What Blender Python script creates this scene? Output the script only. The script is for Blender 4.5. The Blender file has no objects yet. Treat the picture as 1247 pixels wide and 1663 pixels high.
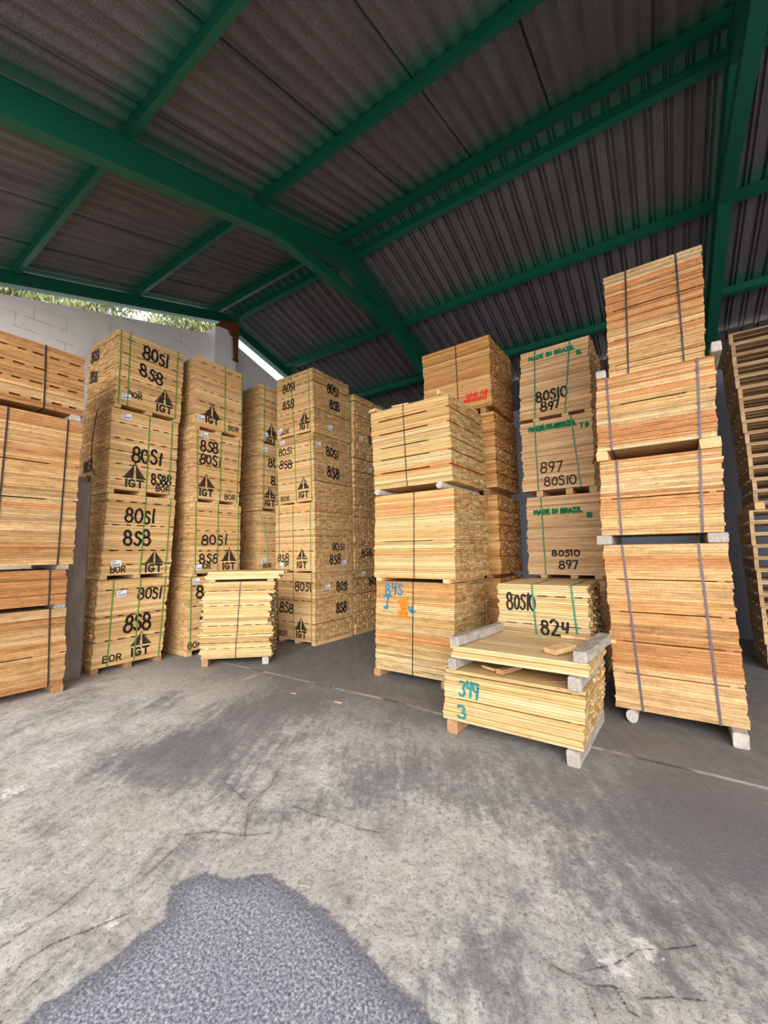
import bpy, math, random
import numpy as np
from mathutils import Matrix, Vector

S = bpy.context.scene
COL = S.collection
RND = random.Random(7)

# ------------------------------------------------------------------ camera
cam_data = bpy.data.cameras.new('camera')
cam = bpy.data.objects.new('camera', cam_data)
COL.objects.link(cam)
cam_data.sensor_fit = 'HORIZONTAL'
cam_data.sensor_width = 36.0
cam_data.lens = 662.1 / 1247.0 * 36.0
cam_data.clip_start = 0.05
cam_data.clip_end = 300
YAW, PIT, ROL = (math.radians(a) for a in (34.2177, 5.5364, -0.7844))
_f = Vector((-math.sin(YAW) * math.cos(PIT), math.cos(YAW) * math.cos(PIT), math.sin(PIT)))
_r = Vector((math.cos(YAW), math.sin(YAW), 0))
_u = _r.cross(_f)
_r2 = _r * math.cos(ROL) + _u * math.sin(ROL)
_u2 = _u * math.cos(ROL) - _r * math.sin(ROL)
cam.matrix_world = Matrix(((_r2.x, _u2.x, -_f.x, 0), (_r2.y, _u2.y, -_f.y, 0), (_r2.z, _u2.z, -_f.z, 1.6), (0, 0, 0, 1)))
S.camera = cam

# ------------------------------------------------------------------ light
world = bpy.data.worlds.new('overcast_sky')
S.world = world
world.use_nodes = True
wn = world.node_tree
bg = wn.nodes['Background']
bg.inputs['Strength'].default_value = 1.0
tc = wn.nodes.new('ShaderNodeTexCoord')
sp = wn.nodes.new('ShaderNodeSeparateXYZ')
rp = wn.nodes.new('ShaderNodeValToRGB')
rp.color_ramp.elements[0].position = 0.0
rp.color_ramp.elements[0].color = (1.0, 0.975, 0.95, 1)
rp.color_ramp.elements[1].position = 0.8
rp.color_ramp.elements[1].color = (0.97, 0.98, 1.0, 1)
wn.links.new(tc.outputs['Generated'], sp.inputs[0])
wn.links.new(sp.outputs['Z'], rp.inputs[0])
wn.links.new(rp.outputs[0], bg.inputs['Color'])

sun_d = bpy.data.lights.new('hazy_sun', 'SUN')
sun_d.energy = 2.2
sun_d.angle = math.radians(50)
sun_d.color = (1.0, 0.965, 0.91)
sun = bpy.data.objects.new('hazy_sun', sun_d)
COL.objects.link(sun)
sun.rotation_euler = Vector((-0.50, 0.85, -0.25)).to_track_quat('-Z', 'Y').to_euler()

S.view_settings.view_transform = 'Standard'
S.view_settings.look = 'None'
S.view_settings.gamma = 1.0
S.view_settings.use_curve_mapping = False
S.view_settings.exposure = 1.15
S.cycles.max_bounces = 8
S.cycles.diffuse_bounces = 6
S.cycles.use_denoising = True
S.cycles.sample_clamp_indirect = 8

# ------------------------------------------------------------------ helpers
def lin(c):
    return tuple(((v / 255.0) / 12.92 if v / 255.0 <= 0.04045 else ((v / 255.0 + 0.055) / 1.055) ** 2.4) for v in c)


class NT:
    """small node helper"""
    def __init__(self, name, rough=0.7, spec=0.3):
        self.m = bpy.data.materials.new(name)
        self.m.use_nodes = True
        self.t = self.m.node_tree
        self.b = self.t.nodes['Principled BSDF']
        self.b.inputs['Roughness'].default_value = rough
        self.b.inputs['Specular IOR Level'].default_value = spec

    def n(self, kind, **kw):
        o = self.t.nodes.new('ShaderNode' + kind)
        for k, v in kw.items():
            setattr(o, k, v)
        return o

    def l(self, a, b):
        self.t.links.new(a, b)

    def put(self, sock, v):
        if hasattr(v, 'is_linked'):
            self.l(v, sock)
        else:
            sock.default_value = v

    def math(self, op, a, b=0.0, c=None, clamp=False):
        o = self.n('Math', operation=op)
        o.use_clamp = clamp
        self.put(o.inputs[0], a)
        self.put(o.inputs[1], b)
        if c is not None:
            self.put(o.inputs[2], c)
        return o.outputs[0]

    def vmath(self, op, a, b):
        o = self.n('VectorMath', operation=op)
        self.put(o.inputs[0], a)
        self.put(o.inputs[1], b)
        return o.outputs[0]

    def noise(self, vec, scale=1.0, detail=3.0, rough=0.55, dist=0.0):
        o = self.n('TexNoise')
        self.l(vec, o.inputs['Vector'])
        o.inputs['Scale'].default_value = scale
        o.inputs['Detail'].default_value = detail
        o.inputs['Roughness'].default_value = rough
        o.inputs['Distortion'].default_value = dist
        return o.outputs['Fac']

    def ramp(self, fac, stops):
        o = self.n('ValToRGB')
        e = o.color_ramp.elements
        while len(e) < len(stops):
            e.new(0.5)
        for k, (p, c) in enumerate(stops):
            e[k].position = p
            e[k].color = (c, c, c, 1) if isinstance(c, (int, float)) else (*c[:3], 1)
        self.l(fac, o.inputs[0])
        return o.outputs[0]

    def mix(self, fac, a, b, mode='MIX'):
        o = self.n('MixRGB', blend_type=mode)
        self.put(o.inputs[0], fac)
        for k, v in ((1, a), (2, b)):
            if hasattr(v, 'is_linked'):
                self.l(v, o.inputs[k])
            else:
                o.inputs[k].default_value = (*v[:3], 1)
        return o.outputs[0]

    def bump(self, h, strength=0.3, dist=0.01):
        o = self.n('Bump')
        o.inputs['Strength'].default_value = strength
        o.inputs['Distance'].default_value = dist
        self.l(h, o.inputs['Height'])
        self.l(o.outputs[0], self.b.inputs['Normal'])

    def obj(self):
        return self.n('TexCoord').outputs['Object']

    def color(self, c):
        self.put(self.b.inputs['Base Color'], c if hasattr(c, 'is_linked') else (*c[:3], 1))


def wood_mat(name, saw=0.0, grain=1.0, knots=True):
    q = NT(name, 0.75, 0.25)
    at = q.n('Attribute', attribute_name='tone')
    off = q.n('CombineXYZ')
    for k, s in enumerate((31.0, 17.0, 11.0)):
        q.l(q.math('MULTIPLY', at.outputs['Alpha'], s), off.inputs[k])
    v = q.vmath('ADD', q.obj(), off.outputs[0])
    g1 = q.noise(q.vmath('MULTIPLY', v, (1.6, 22, 26)), 1.0, 3, 0.6, 0.6)
    g2 = q.noise(q.vmath('MULTIPLY', v, (7, 160, 190)), 1.0, 2, 0.6)
    f = q.math('MULTIPLY', q.ramp(g1, [(0.25, 1 - 0.32 * grain), (0.5, 1.0), (0.75, 1 + 0.10 * grain)]),
               q.ramp(g2, [(0.3, 1 - 0.20 * grain), (0.65, 1.05)]))
    if saw:
        g3 = q.noise(q.vmath('MULTIPLY', v, (120, 3, 9)), 1.0, 2, 0.7)
        f = q.math('MULTIPLY', f, q.ramp(g3, [(0.35, 1 - saw), (0.6, 1.0)]))
        g4 = q.noise(q.vmath('MULTIPLY', v, (5, 8, 12)), 1.0, 4, 0.7)
        f = q.math('MULTIPLY', f, q.ramp(g4, [(0.36, 1 - 1.3 * saw), (0.55, 1.0)]))
    comb = q.n('CombineXYZ')
    for k in range(3):
        q.l(f, comb.inputs[k])
    # darker grain is also redder
    warm = q.n('CombineXYZ')
    q.l(q.math('POWER', f, 0.8), warm.inputs[0])
    q.l(f, warm.inputs[1])
    q.l(q.math('POWER', f, 1.25), warm.inputs[2])
    c = q.mix(1.0, at.outputs['Color'], warm.outputs[0], 'MULTIPLY')
    if knots:
        vo = q.n('TexVoronoi')
        q.l(q.vmath('MULTIPLY', v, (5.0, 14, 26)), vo.inputs['Vector'])
        vo.inputs['Scale'].default_value = 1.0
        vo.inputs['Randomness'].default_value = 1.0
        k = q.ramp(vo.outputs['Distance'], [(0.05, 0.75), (0.13, 0.0)])
        c = q.mix(k, c, lin((110, 62, 30)))
    ds = q.noise(q.vmath('MULTIPLY', v, (9, 40, 70)), 1.0, 2, 0.5)
    c = q.mix(q.ramp(ds, [(0.24, 0.7), (0.30, 0.0)]), c, lin((120, 76, 42)))
    q.color(c)
    q.bump(g2, 0.25, 0.003)
    return q.m


def end_mat(name):
    q = NT(name, 0.85, 0.2)
    at = q.n('Attribute', attribute_name='tone')
    off = q.n('CombineXYZ')
    for k, s in enumerate((31.0, 17.0, 11.0)):
        q.l(q.math('MULTIPLY', at.outputs['Alpha'], s), off.inputs[k])
    v = q.vmath('ADD', q.obj(), off.outputs[0])
    g1 = q.noise(q.vmath('MULTIPLY', v, (3, 22, 30)), 1.0, 4, 0.7)
    g2 = q.noise(q.vmath('MULTIPLY', v, (10, 60, 200)), 1.0, 2, 0.6)
    f = q.math('MULTIPLY', q.ramp(g1, [(0.3, 0.62), (0.62, 1.0)]), q.ramp(g2, [(0.3, 0.8), (0.6, 1.0)]))
    al = q.ramp(at.outputs['Alpha'], [(0.0, 0.72), (0.35, 0.95), (0.8, 1.02), (1.0, 0.8)])
    f = q.math('MULTIPLY', f, al)
    warm = q.n('CombineXYZ')
    q.l(q.math('MULTIPLY', f, 0.97), warm.inputs[0])
    q.l(q.math('MULTIPLY', f, 0.92), warm.inputs[1])
    q.l(q.math('MULTIPLY', f, 0.87), warm.inputs[2])
    q.color(q.mix(1.0, at.outputs['Color'], warm.outputs[0], 'MULTIPLY'))
    q.bump(g1, 0.3, 0.004)
    return q.m


def flat_mat(name, rgb, rough=0.6, spec=0.3, var=0.15, scale=20, metal=0.0):
    q = NT(name, rough, spec)
    n = q.noise(q.obj(), scale, 3, 0.6)
    c = lin(rgb)
    q.color(q.mix(n, tuple(v * (1 - var) for v in c), tuple(min(1, v * (1 + var)) for v in c)))
    q.b.inputs['Metallic'].default_value = metal
    return q.m


M = {}
M['wood'] = wood_mat('pine_boards', 0.0, 1.15)
M['rough'] = wood_mat('rough_sawn_pine', 0.20, 1.2)
M['end'] = end_mat('pine_end_grain')


def weathered(name, a, b):
    q = NT(name, 0.85, 0.2)
    v = q.obj()
    g = q.noise(q.vmath('MULTIPLY', v, (14, 14, 14)), 1.0, 5, 0.7, 0.5)
    g2 = q.noise(q.vmath('MULTIPLY', v, (6, 90, 90)), 1.0, 2, 0.6)
    f = q.math('ADD', q.math('MULTIPLY', g, 0.6), q.math('MULTIPLY', g2, 0.4))
    q.color(q.ramp(f, [(0.3, lin(a)), (0.65, lin(b))]))
    q.bump(f, 0.5, 0.01)
    return q.m


M['grey_timber'] = weathered('weathered_grey_timber', (112, 104, 98), (180, 171, 162))
M['white_timber'] = weathered('bleached_timber', (140, 131, 122), (196, 188, 180))
M['brown_timber'] = weathered('brown_timber', (128, 92, 62), (186, 146, 108))
M['tan_timber'] = weathered('tan_timber', (176, 140, 96), (226, 190, 140))
M['green_strap'] = flat_mat('green_plastic_strap', (84, 140, 62), 0.4, 0.5)
M['teal_strap'] = flat_mat('bluish_green_plastic_strap', (46, 120, 86), 0.4, 0.5)
M['black_strap'] = flat_mat('black_plastic_strap', (44, 40, 42), 0.45, 0.5)
M['violet_strap'] = flat_mat('violet_grey_plastic_strap', (92, 80, 92), 0.45, 0.5)
M['black_paint'] = flat_mat('black_spray_paint', (30, 28, 26), 0.6, 0.3, 0.4, 60)
M['stencil_paint'] = flat_mat('black_stencil_paint', (52, 44, 34), 0.8, 0.2, 0.5, 80)
M['green_paint'] = flat_mat('green_stencil_paint', (30, 120, 78), 0.7, 0.2, 0.3, 60)
M['blue_paint'] = flat_mat('blue_spray_paint', (44, 116, 150), 0.6, 0.3, 0.35, 40)
M['teal_paint'] = flat_mat('teal_spray_paint', (44, 122, 124), 0.6, 0.3, 0.35, 40)
M['orange_paint'] = flat_mat('orange_spray_paint', (246, 118, 30), 0.6, 0.3, 0.2, 40)
M['red_paint'] = flat_mat('red_paint', (226, 62, 44), 0.6, 0.3, 0.3, 40)
M['paper'] = flat_mat('white_paper', (236, 236, 240), 0.6, 0.3, 0.05, 30)
M['ink'] = flat_mat('blue_black_ink', (70, 80, 130), 0.6, 0.3, 0.4, 90)
M['rust'] = weathered('rusty_steel', (70, 34, 24), (134, 78, 56))


def mesh_obj(name, V, F, mats, parent=None, mi=None, tone=None, smooth=False):
    me = bpy.data.meshes.new(name)
    me.from_pydata([tuple(v) for v in V], [], F)
    for m in (mats if isinstance(mats, (list, tuple)) else [mats]):
        me.materials.append(m)
    if mi is not None:
        me.polygons.foreach_set('material_index', np.array(mi, dtype=np.int32))
    if tone is not None:
        a = me.color_attributes.new('tone', 'FLOAT_COLOR', 'POINT')
        a.data.foreach_set('color', np.array(tone, dtype=np.float32).ravel())
    if smooth:
        me.polygons.foreach_set('use_smooth', np.ones(len(me.polygons), dtype=bool))
    me.update()
    o = bpy.data.objects.new(name, me)
    COL.objects.link(o)
    if parent is not None:
        o.parent = parent
    return o


def empty(name, loc, rz=0.0):
    o = bpy.data.objects.new(name, None)
    o.empty_display_size = 0.1
    COL.objects.link(o)
    o.location = loc
    o.rotation_euler = (0, 0, rz)
    return o


def tag(o, label, cat, group=None):
    o['label'] = label
    o['category'] = cat
    if group:
        o['group'] = group
    return o


def struct(o):
    o['kind'] = 'structure'
    return o


BF = [(0, 3, 2, 1), (4, 5, 6, 7), (0, 1, 5, 4), (1, 2, 6, 5), (2, 3, 7, 6), (3, 0, 4, 7)]   # bottom top front right back left


class MB:
    """collects simple solids into one mesh"""
    def __init__(self):
        self.V, self.F, self.mi, self.tone = [], [], [], []

    def hexa(self, p, tone=None, mis=None):
        b = len(self.V)
        self.V += p
        self.F += [tuple(b + i for i in f) for f in BF]
        self.mi += mis or [0] * 6
        if tone is not None:
            self.tone += [tone] * 8
        return self

    def box(self, x0, x1, y0, y1, z0, z1, tone=None, mis=None):
        return self.hexa([(x0, y0, z0), (x1, y0, z0), (x1, y1, z0), (x0, y1, z0), (x0, y0, z1), (x1, y0, z1), (x1, y1, z1), (x0, y1, z1)], tone, mis)

    def poly(self, pts):
        b = len(self.V)
        self.V += pts
        self.F.append(tuple(range(b, b + len(pts))))
        self.mi.append(0)
        return self

    def prism(self, pts2, axis, a, b_):
        """extrude a 2-D outline along an axis (0: outline in y,z)"""
        n = len(pts2)
        b = len(self.V)
        for c in (a, b_):
            for p in pts2:
                self.V.append((c, p[0], p[1]) if axis == 0 else (p[0], c, p[1]) if axis == 1 else (p[0], p[1], c))
        self.F.append(tuple(range(b, b + n)))
        self.F.append(tuple(range(b + 2 * n - 1, b + n - 1, -1)))
        for i in range(n):
            j = (i + 1) % n
            self.F.append((b + i, b + n + i, b + n + j, b + j))
        self.mi += [0] * (n + 2)
        return self

    def build(self, name, mats, parent=None, smooth=False):
        return mesh_obj(name, self.V, self.F, mats, parent, self.mi, self.tone or None, smooth)


def fix_normals(o):
    import bmesh
    bm = bmesh.new()
    bm.from_mesh(o.data)
    bmesh.ops.recalc_face_normals(bm, faces=bm.faces)
    bm.to_mesh(o.data)
    bm.free()


# ------------------------------------------------------------------ the shed: floor
PATCH = [(-1.904, 0.518), (-1.937, 0.581), (-1.96, 0.647), (-1.945, 0.706), (-1.943, 0.775), (-1.93, 0.855), (-1.942, 0.94), (-1.943, 1.06), (-2.081, 1.169), (-2.032, 1.315), (-1.879, 1.369), (-1.734, 1.496), (-1.48, 1.5), (-1.319, 1.49), (-1.126, 1.462), (-0.941, 1.409), (-0.805, 1.399), (-0.722, 1.379), (-0.615, 1.335), (-0.4, 0.9), (-0.6, 0.2), (-1.7, 0.1)]
JOINTS = [[(-7.8, 3.79), (-5.223, 3.781), (-4.094, 3.799), (-3.153, 3.78), (-2.62, 3.809), (-1.901, 3.764), (-0.579, 3.811), (-0.181, 3.799), (0.153, 3.81), (0.469, 3.79), (5.0, 3.80)],
          [(-4.561, 3.8), (-4.476, 2.762), (-4.593, 2.16), (-4.54, 1.755), (-4.443, 1.316), (-4.45, -2.0)]]
CRACKS = [[(-2.749, 2.739), (-2.571, 2.392), (-2.44, 2.152), (-2.352, 2.02), (-2.303, 1.804), (-2.185, 1.7), (-2.075, 1.599)], [(-2.055, 1.942), (-1.879, 1.954), (-1.753, 1.981), (-1.577, 1.997), (-1.436, 2.045)], [(-2.375, 1.415), (-2.25, 1.528), (-2.075, 1.599), (-1.971, 1.697)], [(-2.09, 0.994), (-2.144, 0.858), (-2.092, 0.733), (-2.061, 0.63), (-1.999, 0.539)], [(-2.144, 0.858), (-2.198, 0.756), (-2.205, 0.658), (-2.147, 0.586)], [(-2.44, 0.992), (-2.379, 0.823), (-2.375, 0.723), (-2.357, 0.619)], [(-2.327, 1.387), (-2.272, 1.207), (-2.232, 1.07)], [(-0.497, 1.797), (-0.406, 1.788), (-0.262, 1.924), (-0.187, 2.047), (-0.095, 2.108), (0.004, 2.192)], [(-0.255, 1.835), (-0.178, 1.836), (-0.081, 1.907), (0.021, 1.958)], [(-0.356, 1.807), (-0.327, 1.739), (-0.285, 1.664)], [(-0.406, 1.788), (-0.324, 1.791), (-0.255, 1.835), (-0.206, 1.772), (-0.134, 1.764)], [(-2.885, 0.966), (-2.882, 0.833), (-2.908, 0.742)], [(-2.862, 2.036), (-2.657, 1.868), (-2.348, 1.814)]]
BLOBS = [((-3.421, 2.239), 0.34, 0.9), ((-3.577, 2.897), 0.30, 0.8), ((-3.3, 1.854), 0.28, 0.8), ((-1.86, 2.429), 0.22, 0.55), ((-1.624, 2.628), 0.22, 0.55), ((0.2, 3.35), 0.40, 0.75), ((-0.05, 2.874), 0.5, 0.7), ((-2.2, 2.453), 0.2, 0.3), ((-3.0, 1.0), 0.3, 0.35), ((-3.711, 3.5), 0.4, 0.7), ((0.2, 2.6), 0.4, 0.5), ((-0.9, 3.0), 0.35, 0.4), ((-2.7, 3.3), 0.5, 0.5), ((-1.9, 1.9), 0.2, 0.3), ((-0.68, 1.68), 0.18, 0.75)]
WHITES = [(-3.79, 1.0, .10), (-1.949, 1.248, .05), (-2.108, 0.927, .05), (-0.16, 2.068, .06), (-0.256, 1.917, .06)]


def seg_dist(P, line):
    d = np.full(len(P), 9.0)
    for a, b in zip(line[:-1], line[1:]):
        a = np.array(a)
        b = np.array(b)
        t = np.clip(((P - a) @ (b - a)) / ((b - a) @ (b - a)), 0, 1)
        d = np.minimum(d, np.linalg.norm(P - (a + t[:, None] * (b - a)), axis=1))
    return d


def inside(P, poly):
    r = np.zeros(len(P), bool)
    n = len(poly)
    for i in range(n):
        (x0, y0), (x1, y1) = poly[i], poly[(i + 1) % n]
        c = ((y0 > P[:, 1]) != (y1 > P[:, 1]))
        xi = (x1 - x0) * (P[:, 1] - y0) / ((y1 - y0) or 1e-9) + x0
        r ^= c & (P[:, 0] < xi)
    return r


def floor():
    xs = np.concatenate([np.linspace(-14, -8, 8), np.arange(-7.9, -2.5, 0.06), np.arange(-2.5, 0.3, 0.010), np.arange(0.3, 2.6, 0.06), np.linspace(2.7, 9, 10)])
    ys = np.concatenate([np.linspace(-14, -1, 14), np.arange(-0.9, 0.45, 0.1), np.arange(0.45, 2.6, 0.010), np.arange(2.6, 5, 0.04), np.arange(5, 10, 0.2)])
    X, Y = np.meshgrid(xs, ys)
    P = np.stack([X.ravel(), Y.ravel()], 1)
    nx, ny = len(xs), len(ys)
    V = np.concatenate([P, np.zeros((len(P), 1))], 1)
    i = np.arange(nx - 1)[None, :] + nx * np.arange(ny - 1)[:, None]
    F = np.stack([i, i + 1, i + nx + 1, i + nx], -1).reshape(-1, 4)
    me = bpy.data.meshes.new('floor')
    me.from_pydata(V.tolist(), [], F.tolist())
    sd = seg_dist(P, PATCH + PATCH[:1])
    sd = np.where(inside(P, PATCH), sd, -sd)
    cr = np.min([seg_dist(P, c) for c in CRACKS], 0)
    jt = np.min([seg_dist(P, c) for c in JOINTS], 0)
    dk = np.zeros(len(P))
    for (c, r, a) in BLOBS:
        dk += a * np.exp(-((P[:, 0] - c[0]) ** 2 + (P[:, 1] - c[1]) ** 2) / (2 * r * r))
    wh = np.zeros(len(P))
    for (x, y, r) in WHITES:
        wh += np.exp(-((P[:, 0] - x) ** 2 + (P[:, 1] - y) ** 2) / (2 * r * r))
    for nm, arr in (('patch', sd), ('crack', cr), ('joint', jt), ('dark', dk), ('white', wh)):
        a = me.attributes.new(nm, 'FLOAT', 'POINT')
        a.data.foreach_set('value', np.clip(arr, -2, 2).astype(np.float32))
    q = NT('stained_concrete', 0.7, 0.3)
    A = lambda nm: q.n('Attribute', attribute_name=nm).outputs['Fac']
    v = q.obj()
    n1 = q.noise(v, 0.9, 6, 0.62, 0.3)
    n2 = q.noise(v, 2.6, 10, 0.76, 0.4)
    # brush direction streaks
    vr = q.n('VectorRotate', rotation_type='Z_AXIS')
    q.l(v, vr.inputs['Vector'])
    vr.inputs['Angle'].default_value = math.radians(58)
    n3 = q.noise(q.vmath('MULTIPLY', vr.outputs[0], (2.5, 12, 1)), 1.0, 7, 0.7, 0.4)
    n4 = q.noise(v, 55, 4, 0.7)
    n5 = q.noise(v, 160, 2, 0.6)
    base = q.ramp(n2, [(0.30, lin((128, 125, 122))), (0.43, lin((174, 172, 170))), (0.56, lin((204, 202, 198))), (0.70, lin((226, 224, 221)))])
    tan = q.ramp(q.noise(v, 0.55, 3, 0.5), [(0.42, 0.0), (0.62, 0.5)])
    base = q.mix(q.math('MULTIPLY', tan, 0.45), base, lin((190, 178, 158)))
    # dark oily stains
    dk_ = q.math('ADD', q.math('MULTIPLY', A('dark'), 0.75), q.math('ADD', q.math('MULTIPLY', q.math('SUBTRACT', n3, 0.5), 1.7), q.math('MULTIPLY', q.math('SUBTRACT', n1, 0.5), 2.4)))
    dm = q.ramp(q.math('ADD', dk_, q.math('MULTIPLY', q.math('SUBTRACT', q.noise(v, 16, 8, 0.8), 0.5), 1.4)), [(0.10, 0.0), (0.5, 0.62), (0.95, 0.85)])
    base = q.mix(dm, base, q.ramp(n4, [(0.3, lin((76, 78, 88))), (0.7, lin((116, 118, 128)))]))
    # grime ground in towards the back of the shed
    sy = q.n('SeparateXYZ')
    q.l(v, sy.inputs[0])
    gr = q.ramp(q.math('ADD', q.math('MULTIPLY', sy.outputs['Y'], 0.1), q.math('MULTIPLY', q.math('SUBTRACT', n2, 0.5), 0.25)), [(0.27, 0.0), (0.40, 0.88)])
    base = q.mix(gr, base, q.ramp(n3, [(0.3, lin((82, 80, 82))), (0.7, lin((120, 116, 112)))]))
    base = q.mix(q.ramp(n4, [(0.34, 0.75), (0.47, 0.0)]), base, lin((112, 108, 106)))
    n6 = q.noise(v, 22, 8, 0.8)
    base = q.mix(q.ramp(n6, [(0.36, 0.7), (0.47, 0.0)]), base, lin((104, 101, 102)))
    base = q.mix(q.math('MULTIPLY', q.ramp(n6, [(0.55, 0.0), (0.66, 0.6)]), q.math('MULTIPLY', q.math('SUBTRACT', 1.0, dm), q.math('SUBTRACT', 1.0, gr))), base, lin((232, 228, 220)))
    base = q.mix(q.ramp(n5, [(0.3, 0.35), (0.5, 0.0)]), base, lin((90, 88, 86)))
    # white dust spots
    wm = q.math('MULTIPLY', q.ramp(q.math('ADD', A('white'), q.math('MULTIPLY', q.math('SUBTRACT', q.noise(v, 30, 5, 0.75), 0.5), 2.5)), [(0.75, 0.0), (0.95, 0.9)]), q.ramp(A('white'), [(0.08, 0.0), (0.3, 1.0)]))
    base = q.mix(wm, base, lin((226, 224, 222)))
    # cracks and joints, wavering
    wob = q.math('MULTIPLY', q.math('SUBTRACT', q.noise(v, 14, 5, 0.7), 0.5), 0.035)
    ck = q.math('ADD', A('crack'), q.math('ABSOLUTE', wob))
    brk = q.ramp(q.noise(v, 7, 3, 0.6), [(0.36, 0.15), (0.5, 1.0)])
    cm = q.math('MULTIPLY', q.ramp(ck, [(0.0, 0.95), (0.003, 0.75), (0.008, 0.0)]), brk)
    halo = q.math('MULTIPLY', q.ramp(q.math('ADD', A('crack'), wob), [(0.0, 0.3), (0.03, 0.0)]), brk)
    base = q.mix(halo, base, lin((112, 108, 104)))
    base = q.mix(cm, base, lin((58, 54, 52)))
    jm = q.ramp(q.math('ADD', A('joint'), wob), [(0.0, 0.85), (0.010, 0.6), (0.032, 0.0)])
    base = q.mix(jm, base, q.ramp(q.noise(v, 2.2, 3, 0.6), [(0.40, lin((66, 62, 60))), (0.50, lin((206, 200, 190)))]))
    # spreading coarse dark patch
    pe = q.math('ADD', A('patch'), q.math('MULTIPLY', q.math('SUBTRACT', q.noise(v, 12, 8, 0.8), 0.5), 0.16))
    pm = q.ramp(pe, [(0.0, 0.0), (0.02, 0.92)])
    pn = q.noise(v, 75, 5, 0.8)
    pc = q.ramp(pn, [(0.36, lin((66, 68, 80))), (0.46, lin((112, 114, 128))), (0.54, lin((158, 161, 174))), (0.66, lin((220, 222, 230)))])
    edge = q.ramp(pe, [(0.0, 1.0), (0.14, 0.0)])
    pc = q.mix(q.math('MULTIPLY', edge, 0.75), pc, lin((86, 88, 98)))
    base = q.mix(pm, base, pc)
    q.color(base)
    h = q.math('ADD', q.math('MULTIPLY', n4, 0.5), q.math('ADD', q.math('MULTIPLY', n2, 1.0), q.math('MULTIPLY', q.math('MULTIPLY', pm, pn), 0.8)))
    h = q.math('SUBTRACT', h, q.math('MULTIPLY', cm, 0.8))
    q.bump(h, 0.35, 0.012)
    q.l(q.math('SUBTRACT', 0.82, q.math('MULTIPLY', dm, 0.2)), q.b.inputs['Roughness'])
    me.materials.append(q.m)
    o = bpy.data.objects.new('floor', me)
    COL.objects.link(o)
    struct(o)


floor()

# ------------------------------------------------------------------ roof
YR, ZR, SL = 5.17, 7.03, 0.31
PURLIN_N = (3.33, 1.67, 0.0)
PURLIN_F = (7.03, 8.66)
RAFTERS = (-7.8, -4.28, 0.97, 6.2)
XL, XR = -8.15, 6.6


def zroof(y):
    return ZR - SL * abs(y - YR)


def sheet_mat():
    q = NT('fibre_cement_sheet', 0.75, 0.3)
    v = q.obj()
    n = q.noise(v, 110, 3, 0.7)
    n2 = q.noise(q.vmath('MULTIPLY', v, (5, 0.7, 1)), 1.0, 5, 0.65)
    c = q.mix(q.ramp(n, [(0.35, 0.0), (0.68, 1.0)]), lin((72, 69, 71)), lin((128, 124, 125)))
    c = q.mix(q.ramp(n2, [(0.35, 0.45), (0.6, 0.0)]), c, lin((56, 52, 55)))
    # green overspray beside the painted purlins
    s = q.n('SeparateXYZ')
    q.l(v, s.inputs[0])
    fuzz = q.math('MULTIPLY', q.noise(q.vmath('MULTIPLY', v, (9, 3, 1)), 1.0, 4, 0.7), 0.30)
    d = None
    for y in PURLIN_N + PURLIN_F + (YR - 0.22, YR + 0.22):
        sd = q.math('SUBTRACT', y, s.outputs['Y'])
        dd = q.math('MAXIMUM', sd, q.math('MULTIPLY', sd, -2.6))
        d = dd if d is None else q.math('MINIMUM', d, dd)
    g = q.ramp(q.math('ADD', d, q.math('SUBTRACT', fuzz, 0.14)), [(0.07, 0.85), (0.34, 0.0)])
    dx = None
    for x in RAFTERS:
        dd = q.math('ABSOLUTE', q.math('SUBTRACT', s.outputs['X'], x))
        dx = dd if dx is None else q.math('MINIMUM', dx, dd)
    gx = q.ramp(q.math('ADD', dx, q.math('SUBTRACT', fuzz, 0.10)), [(0.05, 0.8), (0.26, 0.0)])
    c = q.mix(q.math('MAXIMUM', g, gx), c, lin((12, 100, 78)))
    q.color(c)
    q.bump(n, 0.3, 0.004)
    return q.m


M['sheet'] = sheet_mat()
M['green_steel'] = flat_mat('green_painted_steel', (6, 86, 67), 0.5, 0.4, 0.2, 3)


def roof_slope(name, y_ridge, y_eave, wave):
    xs, zs = [], []
    if wave:
        n = int((XR - XL) / 0.177 * 8)
        for i in range(n + 1):
            x = XL + (XR - XL) * i / n
            xs.append(x)
            zs.append(0.020 * math.cos(2 * math.pi * (x - XL) / 0.177))
    else:
        x = XL
        while x < XR:
            for dx, z in ((0, 0), (0.10, 0), (0.112, 0.045), (0.132, 0.045), (0.144, 0.0), (0.164, 0.0), (0.174, 0.035), (0.19, 0.035), (0.20, 0)):
                xs.append(x + dx)
                zs.append(z)
            x += 0.21
    # overlapping sheet edges every metre
    zs = [z + (0.012 if int((x - XL) / 1.05) % 2 else 0.0) + (0.05 if ((x - XL) % 1.05) < 0.024 else 0.0) for x, z in zip(xs, zs)]
    V, F = [], []
    n = len(xs)
    for (y, dz) in ((y_ridge, 0.0), (y_eave, 0.0), (y_eave, 0.012), (y_ridge, 0.012)):
        for x, z in zip(xs, zs):
            V.append((x, y, zroof(y) + z + dz + 0.02))
    for r in range(4):
        for i in range(n - 1):
            a, b = r * n + i, ((r + 1) % 4) * n + i
            F.append((a, a + 1, b + 1, b))
    o = mesh_obj(name, V, F, M['sheet'])
    fix_normals(o)
    return struct(o)


roof_slope('ceiling_near', YR - 0.02, -0.75, True)
roof_slope('ceiling_far', YR + 0.02, 9.9, False)
o = MB().prism([(YR - 0.25, zroof(YR - .25) + 0.06), (YR, ZR + 0.07), (YR + 0.25, zroof(YR + .25) + 0.06), (YR, ZR + 0.12)], 0, XL, XR).build('ceiling_ridge', M['sheet'])
fix_normals(o)
struct(o)


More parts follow.
